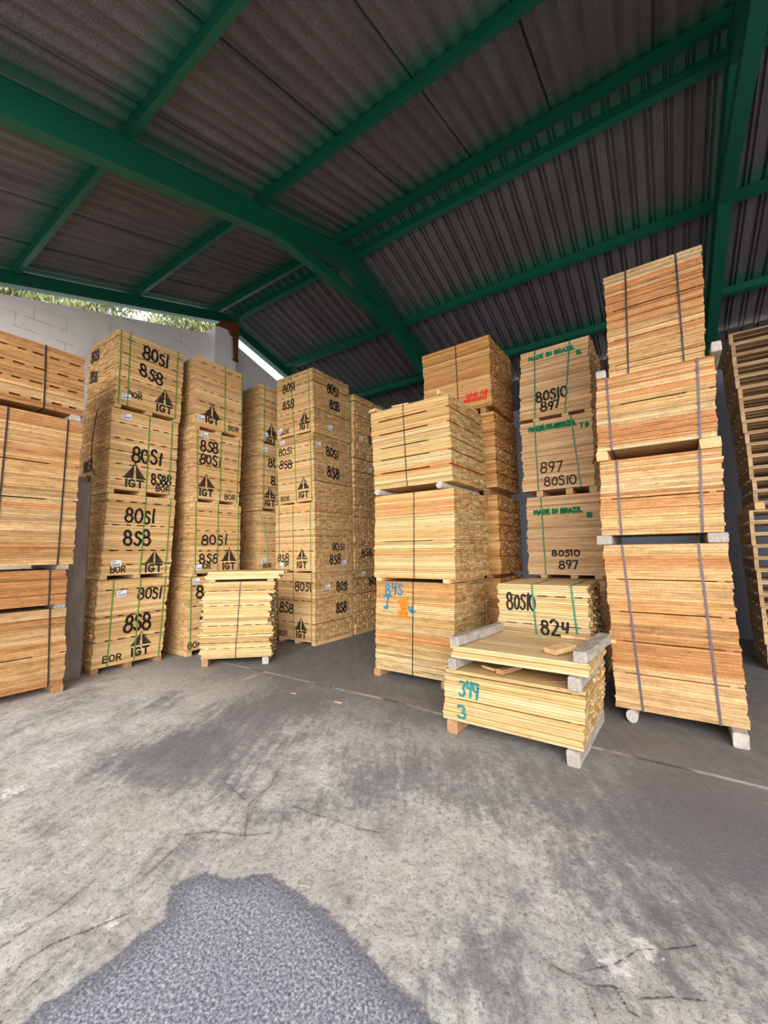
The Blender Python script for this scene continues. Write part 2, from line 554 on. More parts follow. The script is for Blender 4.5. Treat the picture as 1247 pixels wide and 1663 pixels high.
def purlin(name, y, h=0.13, w=0.07):
    """C-channel: web, two flanges, lip"""
    zt = zroof(y) - 0.002
    s = -SL if y > YR else SL
    mb = MB()
    t = 0.006
    d = 1 if y < YR else -1

    def bar(y0, y1, za, zb):
        pts = [(y0, za + s * (y0 - y)), (y1, za + s * (y1 - y)), (y1, zb + s * (y1 - y)), (y0, zb + s * (y0 - y))]
        mb.prism(pts, 0, XL + 0.05, XR - 0.05)
    bar(y - w / 2, y + w / 2, zt - t, zt)
    bar(y - w / 2, y + w / 2, zt - h, zt - h + t)
    if d > 0:
        bar(y - w / 2, y - w / 2 + t, zt - h + t, zt - t)
        bar(y + w / 2 - t, y + w / 2, zt - h + t, zt - h + 0.025)
    else:
        bar(y - w / 2, y - w / 2 + t, zt - h + t, zt - t)
        bar(y + w / 2 - t, y + w / 2, zt - h + t, zt - h + 0.025)
    o = mb.build(name, M['green_steel'])
    fix_normals(o)
    return struct(o)


k = 1
for y in PURLIN_N + (YR - 0.22, YR + 0.22) + PURLIN_F:
    purlin('trim_%d' % k, y, 0.15 if y < YR else 0.12, 0.09 if abs(y - YR) < .3 else 0.075)
    k += 1


def rafter(x, tie=True, top=0.135, dep=0.34):
    global k
    mb = MB()
    w = 0.075
    t = 0.014
    y0, y1 = -0.7, 9.8

    def profile(a, b):
        return [(y0, zroof(y0) - a), (YR, ZR - a), (y1, zroof(y1) - a), (y1, zroof(y1) - b), (YR, ZR - b), (y0, zroof(y0) - b)]
    mb.prism(profile(top, top + t), 0, x - w, x + w)
    mb.prism(profile(top + t, top + dep - t), 0, x - 0.012 + 0.05, x + 0.012 + 0.05)
    mb.prism(profile(top + t, top + dep - t), 0, x - 0.012 - 0.05, x + 0.012 - 0.05)
    mb.prism(profile(top + dep - t, top + dep), 0, x - w, x + w)
    o = mb.build('trim_%d' % k, M['green_steel'])
    fix_normals(o)
    struct(o)
    k += 1
    if tie:
        o = MB().prism([(3.62, 6.07), (6.85, 6.10), (6.55, 6.24), (3.95, 6.21)], 0, x - w * 0.98, x + w * 0.98).build('trim_%d' % k, M['green_steel'])
        fix_normals(o)
        struct(o)
        k += 1


for x in RAFTERS:
    rafter(x, x > -7, *((0.09, 0.215) if x < -7 else (0.135, 0.34)))

# ------------------------------------------------------------------ walls
def block_mat():
    q = NT('whitewashed_block', 0.85, 0.2)
    v = q.obj()
    s = q.n('SeparateXYZ')
    q.l(v, s.inputs[0])
    c2 = q.n('CombineXYZ')
    q.l(q.math('ADD', s.outputs['Y'], q.math('MULTIPLY', s.outputs['X'], 1.0)), c2.inputs[0])
    q.l(s.outputs['Z'], c2.inputs[1])
    br = q.n('TexBrick')
    q.l(c2.outputs[0], br.inputs['Vector'])
    br.inputs['Scale'].default_value = 1.0
    br.inputs['Brick Width'].default_value = 0.42
    br.inputs['Row Height'].default_value = 0.21
    br.inputs['Mortar Size'].default_value = 0.006
    br.inputs['Mortar Smooth'].default_value = 0.3
    br.inputs['Color1'].default_value = (1, 1, 1, 1)
    br.inputs['Color2'].default_value = (1, 1, 1, 1)
    br.inputs['Mortar'].default_value = (0, 0, 0, 1)
    n = q.noise(v, 3, 5, 0.65)
    n2 = q.noise(v, 1.6, 4, 0.7)
    c = q.mix(n, lin((212, 209, 208)), lin((238, 235, 234)))
    m = q.math('MULTIPLY', q.math('SUBTRACT', 1.0, br.outputs['Color']), q.ramp(n2, [(0.49, 0.0), (0.60, 0.6)]))
    c = q.mix(m, c, lin((84, 80, 80)))
    c = q.mix(q.ramp(q.noise(v, 12, 5, 0.75), [(0.28, 0.7), (0.34, 0.0)]), c, lin((96, 90, 90)))
    q.color(c)
    q.bump(q.math('ADD', n, q.math('MULTIPLY', br.outputs['Color'], 0.6)), 0.4, 0.01)
    return q.m


M['block'] = block_mat()
M['plaster'] = flat_mat('grey_painted_plaster', (222, 221, 222), 0.85, 0.2, 0.12, 3)
M['dim_plaster'] = flat_mat('shaded_white_wall', (122, 126, 138), 0.85, 0.2, 0.12, 3)  # white back wall, with the shade deep in the shed put into its colour
M['dark_sheet'] = flat_mat('dark_siding', (70, 64, 62), 0.8, 0.2, 0.2, 20)
o = MB().prism([(-3.0, 0), (-3.0, 4.2), (1.52, 5.45), (4.80, 6.335), (4.80, 0)], 0, -8.05, -7.8).build('wall_left', M['block'])
fix_normals(o)
struct(o)
o = MB().prism([(5.3, 0), (5.3, 6.44), (6.78, 5.93), (9.75, 4.95), (9.75, 0)], 0, -8.05, -7.8).build('wall_left_rear', M['plaster'])
fix_normals(o)
struct(o)
# pilaster between both wall halves
o = MB().prism([(4.80, 0), (4.80, 6.34), (4.86, 6.42), (5.16, 6.44), (5.30, 6.40), (5.30, 0)], 0, -8.05, -7.50).build('wall_left_pilaster', M['plaster'])
fix_normals(o)
struct(o)
o = MB().box(-8.05, 6.6, 9.5, 9.75, 0, 4.86).build('wall_back', M['dim_plaster'])
struct(o)
mb = MB()
x = -8.0
while x < 6.5:
    mb.box(x, x + 0.16, 9.56, 9.60, 4.86, 5.62)
    mb.box(x + 0.16, x + 0.22, 9.60, 9.64, 4.86, 5.62)
    x += 0.22
struct(mb.build('wall_back_siding', M['dark_sheet']))
struct(MB().box(6.45, 6.65, 4.0, 9.75, 0, 6.0).build('wall_right_light_blocker', M['plaster']))  # unseen wall, added to block side light from the rear of the shed

# rusty bracket on the pilaster
t = empty('rusty_bracket', (-7.47, 5.05, 6.44))
tag(t, 'bent rusty steel bracket hanging on top of the white wall pillar', 'bracket')
mb = MB()
mb.hexa([(-.10, -.22, -.01), (.06, -.22, -.01), (.06, .24, .02), (-.10, .24, .02), (-.12, -.14, .10), (.03, -.14, .10), (.04, .24, .24), (-.10, .24, .24)])
mb.hexa([(-.12, .10, -.10), (.06, .10, -.10), (.06, .27, -.10), (-.12, .27, -.10), (-.12, .02, .02), (.06, .02, .02), (.06, .26, .18), (-.12, .26, .18)])
mb.build('crumpled_plate', M['rust'], t)
mb = MB()
mb.hexa([(.045, .15, -.62), (.06, .15, -.62), (.06, .25, -.66), (.045, .25, -.66), (.045, .11, -.08), (.06, .11, -.08), (.06, .26, -.10), (.045, .26, -.10)])
mb.hexa([(.0, .15, -.66), (.06, .15, -.66), (.06, .27, -.66), (.0, .27, -.66), (.0, .15, -.62), (.06, .15, -.62), (.06, .27, -.62), (.0, .27, -.62)])
mb.build('hanging_strip', M['rust'], t)

# concrete post between the first two stacks
q = NT('cast_concrete', 0.85, 0.2)
v = q.obj()
n = q.noise(q.vmath('MULTIPLY', v, (8, 8, 2.2)), 1.0, 6, 0.7)
c = q.ramp(n, [(0.3, lin((128, 118, 112))), (0.7, lin((168, 158, 150)))])
c = q.mix(q.ramp(q.noise(q.vmath('MULTIPLY', v, (40, 40, 4)), 1.0, 3, 0.7), [(0.66, 0.0), (0.74, 0.5)]), c, lin((206, 200, 194)))
q.color(c)
q.bump(n, 0.4, 0.01)
M['concrete'] = q.m
mb = MB()
pb = []
for z, e in ((0, 0), (2.58, 0.0)):
    pb.append(z)
mb.prism([(-.155, -.125), (-.125, -.155), (.125, -.155), (.155, -.125), (.155, .125), (.125, .155), (-.125, .155), (-.155, .125)], 2, 0, 2.60)
mb.prism([(-.15, -.12), (-.10, -.15), (.10, -.14), (.14, -.06), (.10, .08), (.04, .14), (-.12, .14), (-.15, .06)], 2, 2.60, 2.68)
o = mb.build('concrete_post', M['concrete'])
o.location = (-6.64, 2.225, 0)
o.scale = (1, 0.84, 1)
fix_normals(o)
tag(o, 'weathered square concrete post with a broken top between two lumber stacks', 'post')

# ------------------------------------------------------------------ stroke lettering
def arc(cx, cy, rx, ry, a0, a1, n=12):
    return [(cx + rx * math.cos(math.radians(a0 + (a1 - a0) * i / n)), cy + ry * math.sin(math.radians(a0 + (a1 - a0) * i / n))) for i in range(n + 1)]


GL = {  # glyph: width, strokes (unit height)
    '0': (.62, [arc(.3, .5, .27, .46, 80, 445, 20)]),
    '1': (.30, [[(.17, .98), (.14, .5), (.16, .02)]]),
    '2': (.62, [arc(.3, .72, .25, .26, 160, -30, 10) + [(.08, .03), (.60, .06)]]),
    '3': (.60, [arc(.27, .74, .24, .23, 150, -80, 10) + arc(.27, .26, .29, .26, 80, -150, 12)]),
    '4': (.62, [[(.12, .98), (.08, .55), (.52, .58)], [(.50, .98), (.42, .0)]]),
    '5': (.60, [[(.55, .96), (.18, .95), (.12, .56)] + arc(.27, .30, .27, .27, 110, -150, 12)]),
    'S5': (.56, [arc(.32, .72, .20, .23, 30, 200, 10) + arc(.26, .27, .24, .26, 80, -150, 12)]),
    '6': (.60, [arc(.30, .27, .25, .27, 0, 360, 14), [(.50, .96), (.22, .66), (.06, .30)]]),
    '7': (.58, [[(.06, .92), (.54, .96), (.22, .0)]]),
    '8': (.66, [arc(.33, .74, .22, .24, 270, -90, 18), arc(.31, .25, .28, .26, 90, 450, 20)]),
    '9': (.60, [arc(.30, .70, .23, .26, 0, 350, 16), [(.54, .92), (.46, .4), (.30, .0)]]),
    'B': (.64, [[(.08, .0), (.08, 1.0), (.38, 1.0)] + arc(.38, .76, .20, .24, 90, -90, 8) + [(.1, .52)], [(.38, .52)] + arc(.40, .26, .22, .26, 90, -90, 8) + [(.08, .0)]]),
    'O': (.70, [arc(.34, .5, .30, .48, 100, 260, 10), arc(.34, .5, .30, .48, -80, 80, 10)]),
    'R': (.66, [[(.08, .0), (.08, 1.0), (.38, 1.0)] + arc(.38, .75, .20, .25, 90, -90, 8) + [(.14, .5)], [(.34, .48), (.60, .0)]]),
    'I': (.26, [[(.12, .0), (.12, 1.0)]]),
    'G': (.78, [arc(.38, .5, .32, .48, 45, 330, 16) + [(.68, .44), (.42, .44)]]),
    'T': (.70, [[(.0, .96), (.68, .96)], [(.34, .96), (.34, .0)]]),
    'M': (.85, [[(.08, 0), (.10, 1), (.42, .3), (.74, 1), (.76, 0)]]),
    'A': (.72, [[(.04, 0), (.35, 1), (.66, 0)], [(.16, .35), (.54, .35)]]),
    'D': (.68, [[(.08, 0), (.08, 1), (.26, 1)] + arc(.26, .5, .34, .5, 80, -80, 10) + [(.08, 0)]]),
    'E': (.58, [[(.54, 1), (.08, 1), (.08, 0), (.54, 0)], [(.08, .52), (.44, .52)]]),
    'N': (.74, [[(.08, 0), (.08, 1), (.64, 0), (.64, 1)]]),
    'Z': (.62, [[(.06, 1), (.54, 1), (.06, 0), (.56, 0)]]),
    'L': (.54, [[(.08, 1), (.08, 0), (.52, 0)]]),
    'J': (.60, [[(.10, 1), (.62, 1)], [(.40, 1), (.36, .12), (.14, .04), (.50, .06), (.30, -.02)]]),
    'U': (.60, [[(.05, .95), (.12, .3), (.30, .6), (.40, .25), (.60, .4)], [(.30, .95), (.30, .2)]]),
    '.': (.24, [[(.10, .0), (.12, .04)]]),
    ' ': (.34, []),
}


def text_strokes(txt, hand=None):
    x = 0.0
    out = []
    i = 0
    for ch in txt:
        key = 'S5' if (ch == '5' and hand is not None) else ch
        w, st = GL[key]
        dy = hand.uniform(-.06, .06) if hand else 0
        sc = hand.uniform(.90, 1.08) if hand else 1
        sh = hand.uniform(-.10, .12) if hand else 0
        for s in st:
            out.append([(x + (p[0] + sh * p[1]) * sc, p[1] * sc + dy) for p in s])
        x += w * sc + (0.10 if hand else 0.13)
        i += 1
    return out, max(x - 0.1, .1)


def ribbons(strokes, hw, maxlen):
    """flat pieces (quads and round ends) for strokes given in metres"""
    P = []
    for s in strokes:
        pts = [s[0]]
        for a, b in zip(s[:-1], s[1:]):
            L = math.hypot(b[0] - a[0], b[1] - a[1])
            n = max(1, int(L / maxlen))
            pts += [(a[0] + (b[0] - a[0]) * k_ / n, a[1] + (b[1] - a[1]) * k_ / n) for k_ in range(1, n + 1)]
        L, R = [], []
        for i, p in enumerate(pts):
            a = pts[max(i - 1, 0)]
            b = pts[min(i + 1, len(pts) - 1)]
            d = math.hypot(b[0] - a[0], b[1] - a[1]) or 1e-6
            nx, ny = -(b[1] - a[1]) / d * hw, (b[0] - a[0]) / d * hw
            L.append((p[0] + nx, p[1] + ny))
            R.append((p[0] - nx, p[1] - ny))
        for i in range(len(pts) - 1):
            P.append([L[i], R[i], R[i + 1], L[i + 1]])
        for p in (pts[0], pts[-1]):
            P.append([(p[0] + hw * math.cos(math.pi * j / 4), p[1] + hw * math.sin(math.pi * j / 4)) for j in range(8)])
    return P


def logo_polys(w, h):
    """triangular peak made of swept dark bands around a pale tree"""
    P = []
    # left and right outlines: slightly hollow flanks
    n = 6
    for sgn in (-1, 1):
        for i in range(n):
            t0 = i / n
            t1 = t0 + 0.90 / n
            # band runs from the trunk outward and down to the flank
            yi0, yi1 = 1 - t0 * 0.95, 1 - t1 * 0.95
            xi = 0.035 + 0.02 * i / n
            drop = 0.20 + 0.02 * i
            yo0, yo1 = max(yi0 - drop, 0.0), max(yi1 - drop * 0.95, 0.0)
            fx = lambda y: 0.5 * (1 - y) ** 1.12
            a = (sgn * xi, yi0 - 0.02)
            b = (sgn * max(fx(yo0), xi), yo0)
            c = (sgn * max(fx(yo1), xi), yo1)
            d = (sgn * xi, yi1 - 0.05)
            P.append([(p[0] * w, p[1] * h) for p in (a, b, c, d)])
    P.append([(-.05 * w, .90 * h), (.05 * w, .90 * h), (0, 1.02 * h)])
    return P


# ------------------------------------------------------------------ lumber bundles
def tones(cols, rnd, n, corr=0.35):
    out = []
    cur = lin(rnd.choice(cols))
    for _ in range(n):
        if rnd.random() > corr:
            cur = lin(rnd.choice(cols))
        f = rnd.uniform(0.80, 1.10) * (0.74 if rnd.random() < .06 else 1)
        out.append(tuple(min(1, c * f) for c in cur))
    return out


PAL = dict(
    tally=[(234, 195, 142), (224, 183, 127), (238, 203, 152), (218, 175, 119), (230, 191, 135)],
    pale=[(219, 191, 139), (213, 180, 124), (223, 197, 150), (208, 169, 113), (215, 174, 117), (210, 156, 100)],
    cream=[(212, 184, 136), (207, 175, 122), (216, 189, 145), (203, 168, 113)],
    warm=[(212, 174, 122), (216, 181, 135), (203, 151, 100), (208, 165, 113), (217, 187, 142), (199, 142, 93)],
    orange=[(208, 167, 117), (203, 154, 102), (214, 178, 131), (194, 140, 90), (210, 171, 120)],
    amber=[(224, 174, 112), (214, 160, 98), (230, 182, 122), (206, 148, 88)],
    rosy=[(232, 193, 148), (224, 183, 136), (236, 199, 157), (220, 177, 130)],
)


class Bundle:
    def __init__(self, name, label, cat, group, frame, u, z, depth, pal, t=0.024, ncol=9, gaps=(), gap_style='dash', gap_h=0.012,
                 jf=0.004, je=0.004, seed=1, board_mat='wood', corr=0.4, top_boards=False, endvar=1.0, vskew=0.0, long_from=(0.12, 0.75), gapw=0.0028):
        yaw, ox, oy = frame
        yaw = math.radians(yaw)
        self.e = Vector((math.cos(yaw), math.sin(yaw), 0))
        self.v = Vector((-math.sin(yaw), math.cos(yaw), 0))
        u0t, u1t, u0b, u1b = u
        self.z0, self.z1 = z
        um = (u0b + u1b) / 2
        self.depth = depth
        base = Vector((ox, oy, 0)) + self.e * um + self.v * (depth / 2)
        self.root = empty(name, (base.x, base.y, self.z0), yaw)
        tag(self.root, label, cat, group)
        self.u = (u0t - um, u1t - um, u0b - um, u1b - um)
        self.H = self.z1 - self.z0
        self.rnd = rnd = random.Random(seed)
        self.layers = []       # z0, z1, front, left, right
        H = self.H
        gz = sorted(g * H for g in gaps)
        z = 0.0
        gi = 0
        inner = MB()
        n_l = max(1, int(H / t))
        tn = tones(PAL[pal], rnd, n_l + 8, corr)
        k_ = 0
        y0f = -depth / 2
        self.y0 = y0f
        cw = depth / ncol
        bm = M[board_mat]
        drift_l = drift_r = 0.0
        front_boards = 0
        while z < H - 0.5 * t:
            if gi < len(gz) and z >= gz[gi]:
                ul, ur = self.at(z)
                if gap_style == 'dash':
                    x = ul + rnd.uniform(0.0, 0.05)
                    while x < ur - 0.03:
                        w = rnd.uniform(0.05, 0.10)
                        inner.box(x, min(x + w, ur - 0.004), y0f + rnd.uniform(0.0, .006), -y0f - .01, z, z + gap_h, (*tn[k_], rnd.random()), [0, 0, 1, 0, 1, 0])
                        x += w + rnd.uniform(0.07, 0.13)
                else:
                    for (a, b) in ((0.0, long_from[0]), (long_from[1], 1.0)):
                        inner.box(ul + a * (ur - ul) + (.006 if a == 0 else .0), ul + b * (ur - ul) - (.045 if b == 1.0 else 0.0), y0f + 0.004, -y0f - .01, z, z + gap_h, (*tn[k_], rnd.random()), [0, 0, 1, 0, 1, 0])
                self.layers.append((z, z + gap_h, y0f + .02, ul, ur))
                z += gap_h
                gi += 1
                continue
            th = t * rnd.uniform(0.88, 1.12)
            if z + th > H or H - (z + th) < 0.45 * t:
                th = H - z
            ul, ur = self.at(z + th / 2)
            drift_l = 0.6 * drift_l + rnd.gauss(0, je)
            drift_r = 0.6 * drift_r + rnd.gauss(0, je)
            f = y0f + rnd.gauss(0, jf)
            f = max(y0f - 2.5 * jf, min(y0f + 2.5 * jf, f))
            a0, a1 = ul + drift_l, ur + drift_r
            gap = gapw
            tone = (*tn[k_], rnd.random())
            dz = rnd.uniform(-1, 1) * 0.0008
            b = MB()
            f2 = f + rnd.gauss(0, jf * 0.5)
            zt = z + th - gap
            b.hexa([(a0, f, z), (a1, f2, z), (a1, y0f + cw - .002, z), (a0, y0f + cw - .002, z), (a0, f, zt), (a1, f2, zt), (a1, y0f + cw - .002, zt), (a0, y0f + cw - .002, zt)],
                   tone, [0, 0, 0, 1, 0, 1])
            b.build('board', [bm, M['end']], self.root)
            front_boards += 1
            rmax, lmin = a1, a0
            last = H - (z + th) < 1e-4
            for c in range(1, ncol):
                e0, e1 = ul + rnd.gauss(0, je), ur + rnd.gauss(0, je)
                if c == ncol - 1 or True:
                    pass
                fac = rnd.uniform(1 - .12 * endvar, 1 + .06 * endvar)
                base_c = tn[k_] if rnd.random() < .5 else lin(rnd.choice(PAL[pal]))
                tt = (*(min(1, x * fac) for x in base_c), rnd.random())
                y0, y1 = y0f + c * cw, y0f + (c + 1) * cw - rnd.uniform(.001, .004)
                hh = zt - rnd.uniform(0, .0015)
                if last and top_boards:
                    MB().box(e0, e1, y0, y1, z, hh, tt, [0, 0, 0, 1, 0, 1]).build('board', [bm, M['end']], self.root)
                else:
                    inner.box(e0, e1, y0, y1, z, hh, tt, [0, 0, 0, 1, 0, 1])
                rmax = max(rmax, e1)
                lmin = min(lmin, e0)
            self.layers.append((z, z + th, min(f, f2), lmin, rmax))
            z += th
            k_ += 1
        o = inner.build('inner_boards', [bm, M['end']], self.root)
        o['kind'] = 'stuff'
        self.H = z

    def at(self, z):
        s = min(max(z / self.H, 0), 1)
        u0t, u1t, u0b, u1b = self.u
        return u0b + (u0t - u0b) * s, u1b + (u1t - u1b) * s

    def front(self, z, r=0.012):
        fs = [l[2] for l in self.layers if l[1] > z - r and l[0] < z + r]
        return min(fs) if fs else self.y0

    def side(self, z, s, r=0.012):
        fs = [l[4] if s > 0 else l[3] for l in self.layers if l[1] > z - r and l[0] < z + r]
        return (max(fs) if s > 0 else min(fs)) if fs else self.u[1]

    def strap(self, fu, mat='green_strap', w=0.016, below=0.0, lean=0.0):
        """closed loop round the bundle, following the board faces"""
        H = self.H
        t = 0.0016
        ring = []
        n = 10

        def x_at(z, dx):
            a, b = self.at(z)
            return a + fu * (b - a) + dx + lean * (z / H - 0.5)
        zs = [H * i / n for i in range(n + 1)]
        for z in zs:                                      # front, going up
            ring.append((z, self.front(z, H / n * 0.55) - 0.0015))
        path = [(y, z) for z, y in ring]
        path[0] = (path[0][0], -0.0015 - below)
        path[-1] = (path[-1][0], H + 0.0015)
        path += [(-self.y0 + 0.004, H + 0.0015), (-self.y0 + 0.004, -0.0015 - below)]
        V, F = [], []
        m = len(path)
        cy, cz = 0.0, H / 2
        for (y, z) in path:
            oy = t if y > cy else -t
            oz = 0.0
            if z > H:
                oz = t
            elif z < 0:
                oz = -t
            for (dx, k_) in ((-w / 2, 0), (w / 2, 0), (w / 2, 1), (-w / 2, 1)):
                V.append((x_at(min(max(z, 0), H), dx), y + oy * k_, z + oz * k_))
        for i in range(m):
            j = (i + 1) % m
            for s in range(4):
                s2 = (s + 1) % 4
                F.append((i * 4 + s, i * 4 + s2, j * 4 + s2, j * 4 + s))
        mesh_obj('strap', V, F, M[mat], self.root)
        return self

    def place(self, polys, face, name, mat, label=None, lift=0.0016):
        """polys in metres (x right, z up in bundle space) laid on the face"""
        V, F = [], []
        for p in polys:
            b = len(V)
            for (x, z) in p:
                if face == 'front':
                    V.append((x, self.front(z) - lift, z))
                elif face == 'right':
                    V.append((self.side(z, 1) + lift, x, z))
                else:
                    V.append((self.side(z, -1) - lift, -x, z))
            F.append(tuple(range(b, b + len(p))))
        o = mesh_obj(name, V, F, M[mat], self.root)
        if label:
            o['label'] = label
        return o

    def center(self, face, fu, fz):
        z = fz * self.H
        if face == 'front':
            a, b = self.at(z)
            return a + fu * (b - a), z
        d = self.depth
        return (-d / 2 + fu * d) if face == 'right' else (-d / 2 + fu * d), z

    def write(self, txt, fu, fz, h, w, face='front', mat='black_paint', hand=True, hw=None, slope=0.0, name='painted_number', label=None):
        rnd = self.rnd if hand else None
        st, tw = text_strokes(txt, rnd)
        cx, cz = self.center(face, fu, fz)
        sx = w / tw
        out = []
        for s in st:
            out.append([(cx + (p[0] - tw / 2) * sx, cz + (p[1] - 0.5) * h + slope * (p[0] - tw / 2) * sx) for p in s])
        self.place(ribbons(out, hw or h * 0.085, 0.012), face, name, mat, label)
        return self

    def logo(self, fu, fz, w=0.32, h=0.22, txt=True, fz2=None):
        cx, cz = self.center('front', fu, fz)
        P = [[(cx + p[0], cz - h / 2 + p[1]) for p in poly] for poly in logo_polys(w, h)]
        self.place(P, 'front', 'painted_logo', 'stencil_paint', 'black stencilled triangle with a pale tree in it')
        if txt:
            self.write('IGT', fu, fz2 if fz2 is not None else fz - (h * .5 + .075) / self.H, 0.105, 0.25, mat='stencil_paint', hand=False, hw=0.015, name='painted_lettering', label='bold black stencil letters')
        return self

    def bor(self, fu, fz, w=0.2):
        return self.write('BOR', fu, fz, 0.085, w, mat='stencil_paint', hand=False, hw=0.009, name='painted_lettering', label='thin black stencil letters')

    def paper(self, fu, fz, face='front', rot=0.12, w=0.13, h=0.085):
        cx, cz = self.center(face, fu, fz)
        c, s = math.cos(rot), math.sin(rot)

        def R(x, z):
            return (cx + c * x - s * z, cz + s * x + c * z)
        fr = min(self.front(cz, .07), 9) if face == 'front' else 0

        def quad(x0, x1, z0, z1):
            return [R(x0, z0), R(x1, z0), R(x1, z1), R(x0, z1)]
        base = [quad(-w / 2, w / 2, -h / 2, h / 2)]
        save = self.front, self.side
        fy, sx1, sx0 = self.front(cz, .07), self.side(cz, 1, .07), self.side(cz, -1, .07)
        self.front = lambda z, r=0: fy
        self.side = lambda z, sgn, r=0: sx1 if sgn > 0 else sx0
        o = self.place(base, face, 'paper_label', 'paper', 'small white paper label with dark print', 0.0022)
        pr = [quad(-w * .44, w * .05, h * .30, h * .38), quad(-w * .44, -w * .12, h * .12, h * .20)]
        x = -w * .42
        r = self.rnd
        while x < w * .40:
            b = r.uniform(.002, .006)
            pr.append(quad(x, x + b, -h * .38, -h * .02))
            x += b + r.uniform(.002, .005)
        p = self.place(pr, face, 'print', 'ink', None, 0.0030)
        p.parent = o
        self.front, self.side = save
        return self

    def runners(self, h, us=(0.04, 0.5, 0.95), w=0.085, mat='tan_timber', setback=0.01):
        a, b = self.at(0)
        for f in us:
            x = a + f * (b - a)
            x = min(max(x, a + w / 2), b - w / 2)
            MB().box(x - w / 2, x + w / 2, self.y0 + setback, -self.y0 - .02, -h, -0.0005).build('runner', M[mat], self.root)
        return self


def timber(name, label, p0, p1, w, h, mat, cat='timber', group=None, round_=False, ir=0.0, seed=0):
    """a loose bearer from p0 to p1 (points at the middle of its underside)"""
    p0, p1 = Vector(p0), Vector(p1)
    d = p1 - p0
    L = d.length
    rnd = random.Random(seed)
    o_loc = (p0 + p1) / 2
    if round_:
        n = 12
        sec = [(w / 2 * math.cos(2 * math.pi * i / n), h / 2 + h / 2 * math.sin(2 * math.pi * i / n)) for i in range(n)]
    else:
        b = min(w, h) * 0.10
        sec = [(-w / 2 + b, 0), (w / 2 - b, 0), (w / 2, b), (w / 2, h - b), (w / 2 - b, h), (-w / 2 + b, h), (-w / 2, h - b), (-w / 2, b)]
        n = 8
    V, F = [], []
    m = 7
    for i in range(m):
        x = -L / 2 + L * i / (m - 1)
        for (y, z) in sec:
            jy = rnd.uniform(-ir, ir)
            jz = rnd.uniform(-ir, 0) if z > h * .5 else 0
            V.append((x, y + jy, z + jz))
    for i in range(m - 1):
        for j in range(n):
            j2 = (j + 1) % n
            F.append((i * n + j, i * n + j2, (i + 1) * n + j2, (i + 1) * n + j))
    F.append(tuple(range(n - 1, -1, -1)))
    F.append(tuple(range((m - 1) * n, m * n)))
    o = mesh_obj(name, V, F, M[mat])
    fix_normals(o)
    o.location = o_loc
    o.rotation_euler = (0, math.asin(max(-1, min(1, -d.z / L))), math.atan2(d.y, d.x))
    tag(o, label, cat, group)
    return o


FR = dict(A=(89.86, -6.000, 2.209), C=(89.89, -6.403, 3.529), D=(90.03, -6.254, 4.681), E=(90.0, -6.30, 6.02), F=(-0.53, -4.995, 5.235), H=(-1.62, -2.067, 4.437),
          I=(-1.32, -2.065, 6.038), J=(-1.53, -0.612, 6.114), K=(-0.99, -0.549, 3.412), L=(-0.5, -0.66, 4.60), M=(-0.42, 0.563, 4.505), Q=(41.74, -4.797, 4.160))


def fpt(fr, u, v, z):
    yaw, x, y = FR[fr]
    a = math.radians(yaw)
    return (x + math.cos(a) * u - math.sin(a) * v, y + math.sin(a) * u + math.cos(a) * v, z)


CAT = 'lumber bundle'
GAP6 = (0.08, 0.24, 0.41, 0.57, 0.74, 0.88)
POS = ['topmost', 'second from the top', 'third from the top', 'bottom']


def tally(fr, i, u, z, depth, label, group, seed, gaps, ncol=11, **kw):
    return Bundle('lumber_bundle', label, CAT, group, FR[fr], u, z, depth, 'tally', 0.0235, ncol, gaps, 'dash', 0.018, 0.003, kw.pop('je', 0.004), seed, corr=0.3, **kw)


# --- left wall, first stack with painted numbers ("C")
gC = 'numbered bundles along the left wall'
b = tally('C', 0, (-.986, .005, -.983, -.012), (3.795, 4.918), 1.03, 'topmost numbered pale lumber bundle with green straps, stack beside the concrete post', gC, 11, (.22, .37, .53, .69, .90))
b.strap(.04).strap(.165).strap(.90).runners(.052)
b.write('8051', .55, .80, .20, .39).write('858', .50, .53, .19, .34, slope=-.22).logo(.72, .27, .32, .25).bor(.27, .17).paper(.15, .12)
b.write('8051', .26, .82, .17, .30, 'left').write('858', .24, .52, .17, .26, 'left')
b = tally('C', 1, (-1.02, -.045, -1.02, -.064), (2.545, 3.737), 1.03, 'second pale lumber bundle from the top, stack beside the concrete post', gC, 12, (.10, .30, .46, .62, .80))
b.strap(.54).strap(.90).runners(.060)
b.write('8051', .53, .46, .21, .43).logo(.36, .25, .34, .24, True, .09).write('8588', .77, .18, .16, .30).bor(.80, .065, .22).paper(.21, .92)
b.write('8051', .30, .34, .17, .30, 'left').write('858', .30, .14, .17, .26, 'left')
b = tally('C', 2, (-1.007, -.048, -1.053, -.093), (1.318, 2.478), 1.03, 'third pale lumber bundle from the top, painted 8051 over 858, beside the post', gC, 13, (.10, .29, .60, .89))
b.strap(.53).strap(.92).runners(.054)
b.write('8051', .47, .74, .20, .42).write('858', .46, .47, .22, .38).logo(.73, .22, .28, .20, True, .07).bor(.22, .07).paper(.19, .14)
b = tally('C', 3, (-1.08, -.105, -1.103, -.170), (.082, 1.258), 1.03, 'bottom pale lumber bundle on the floor, stack beside the concrete post', gC, 14, (.27, .55, .86), je=.006)
b.strap(.20).strap(.57).strap(.94).runners(.080, mat='brown_timber')
b.write('8051', .72, .80, .16, .34).write('858', .58, .46, .22, .38).logo(.65, .26, .31, .19, True, .105).bor(.26, .085, .24).paper(.32, .83)

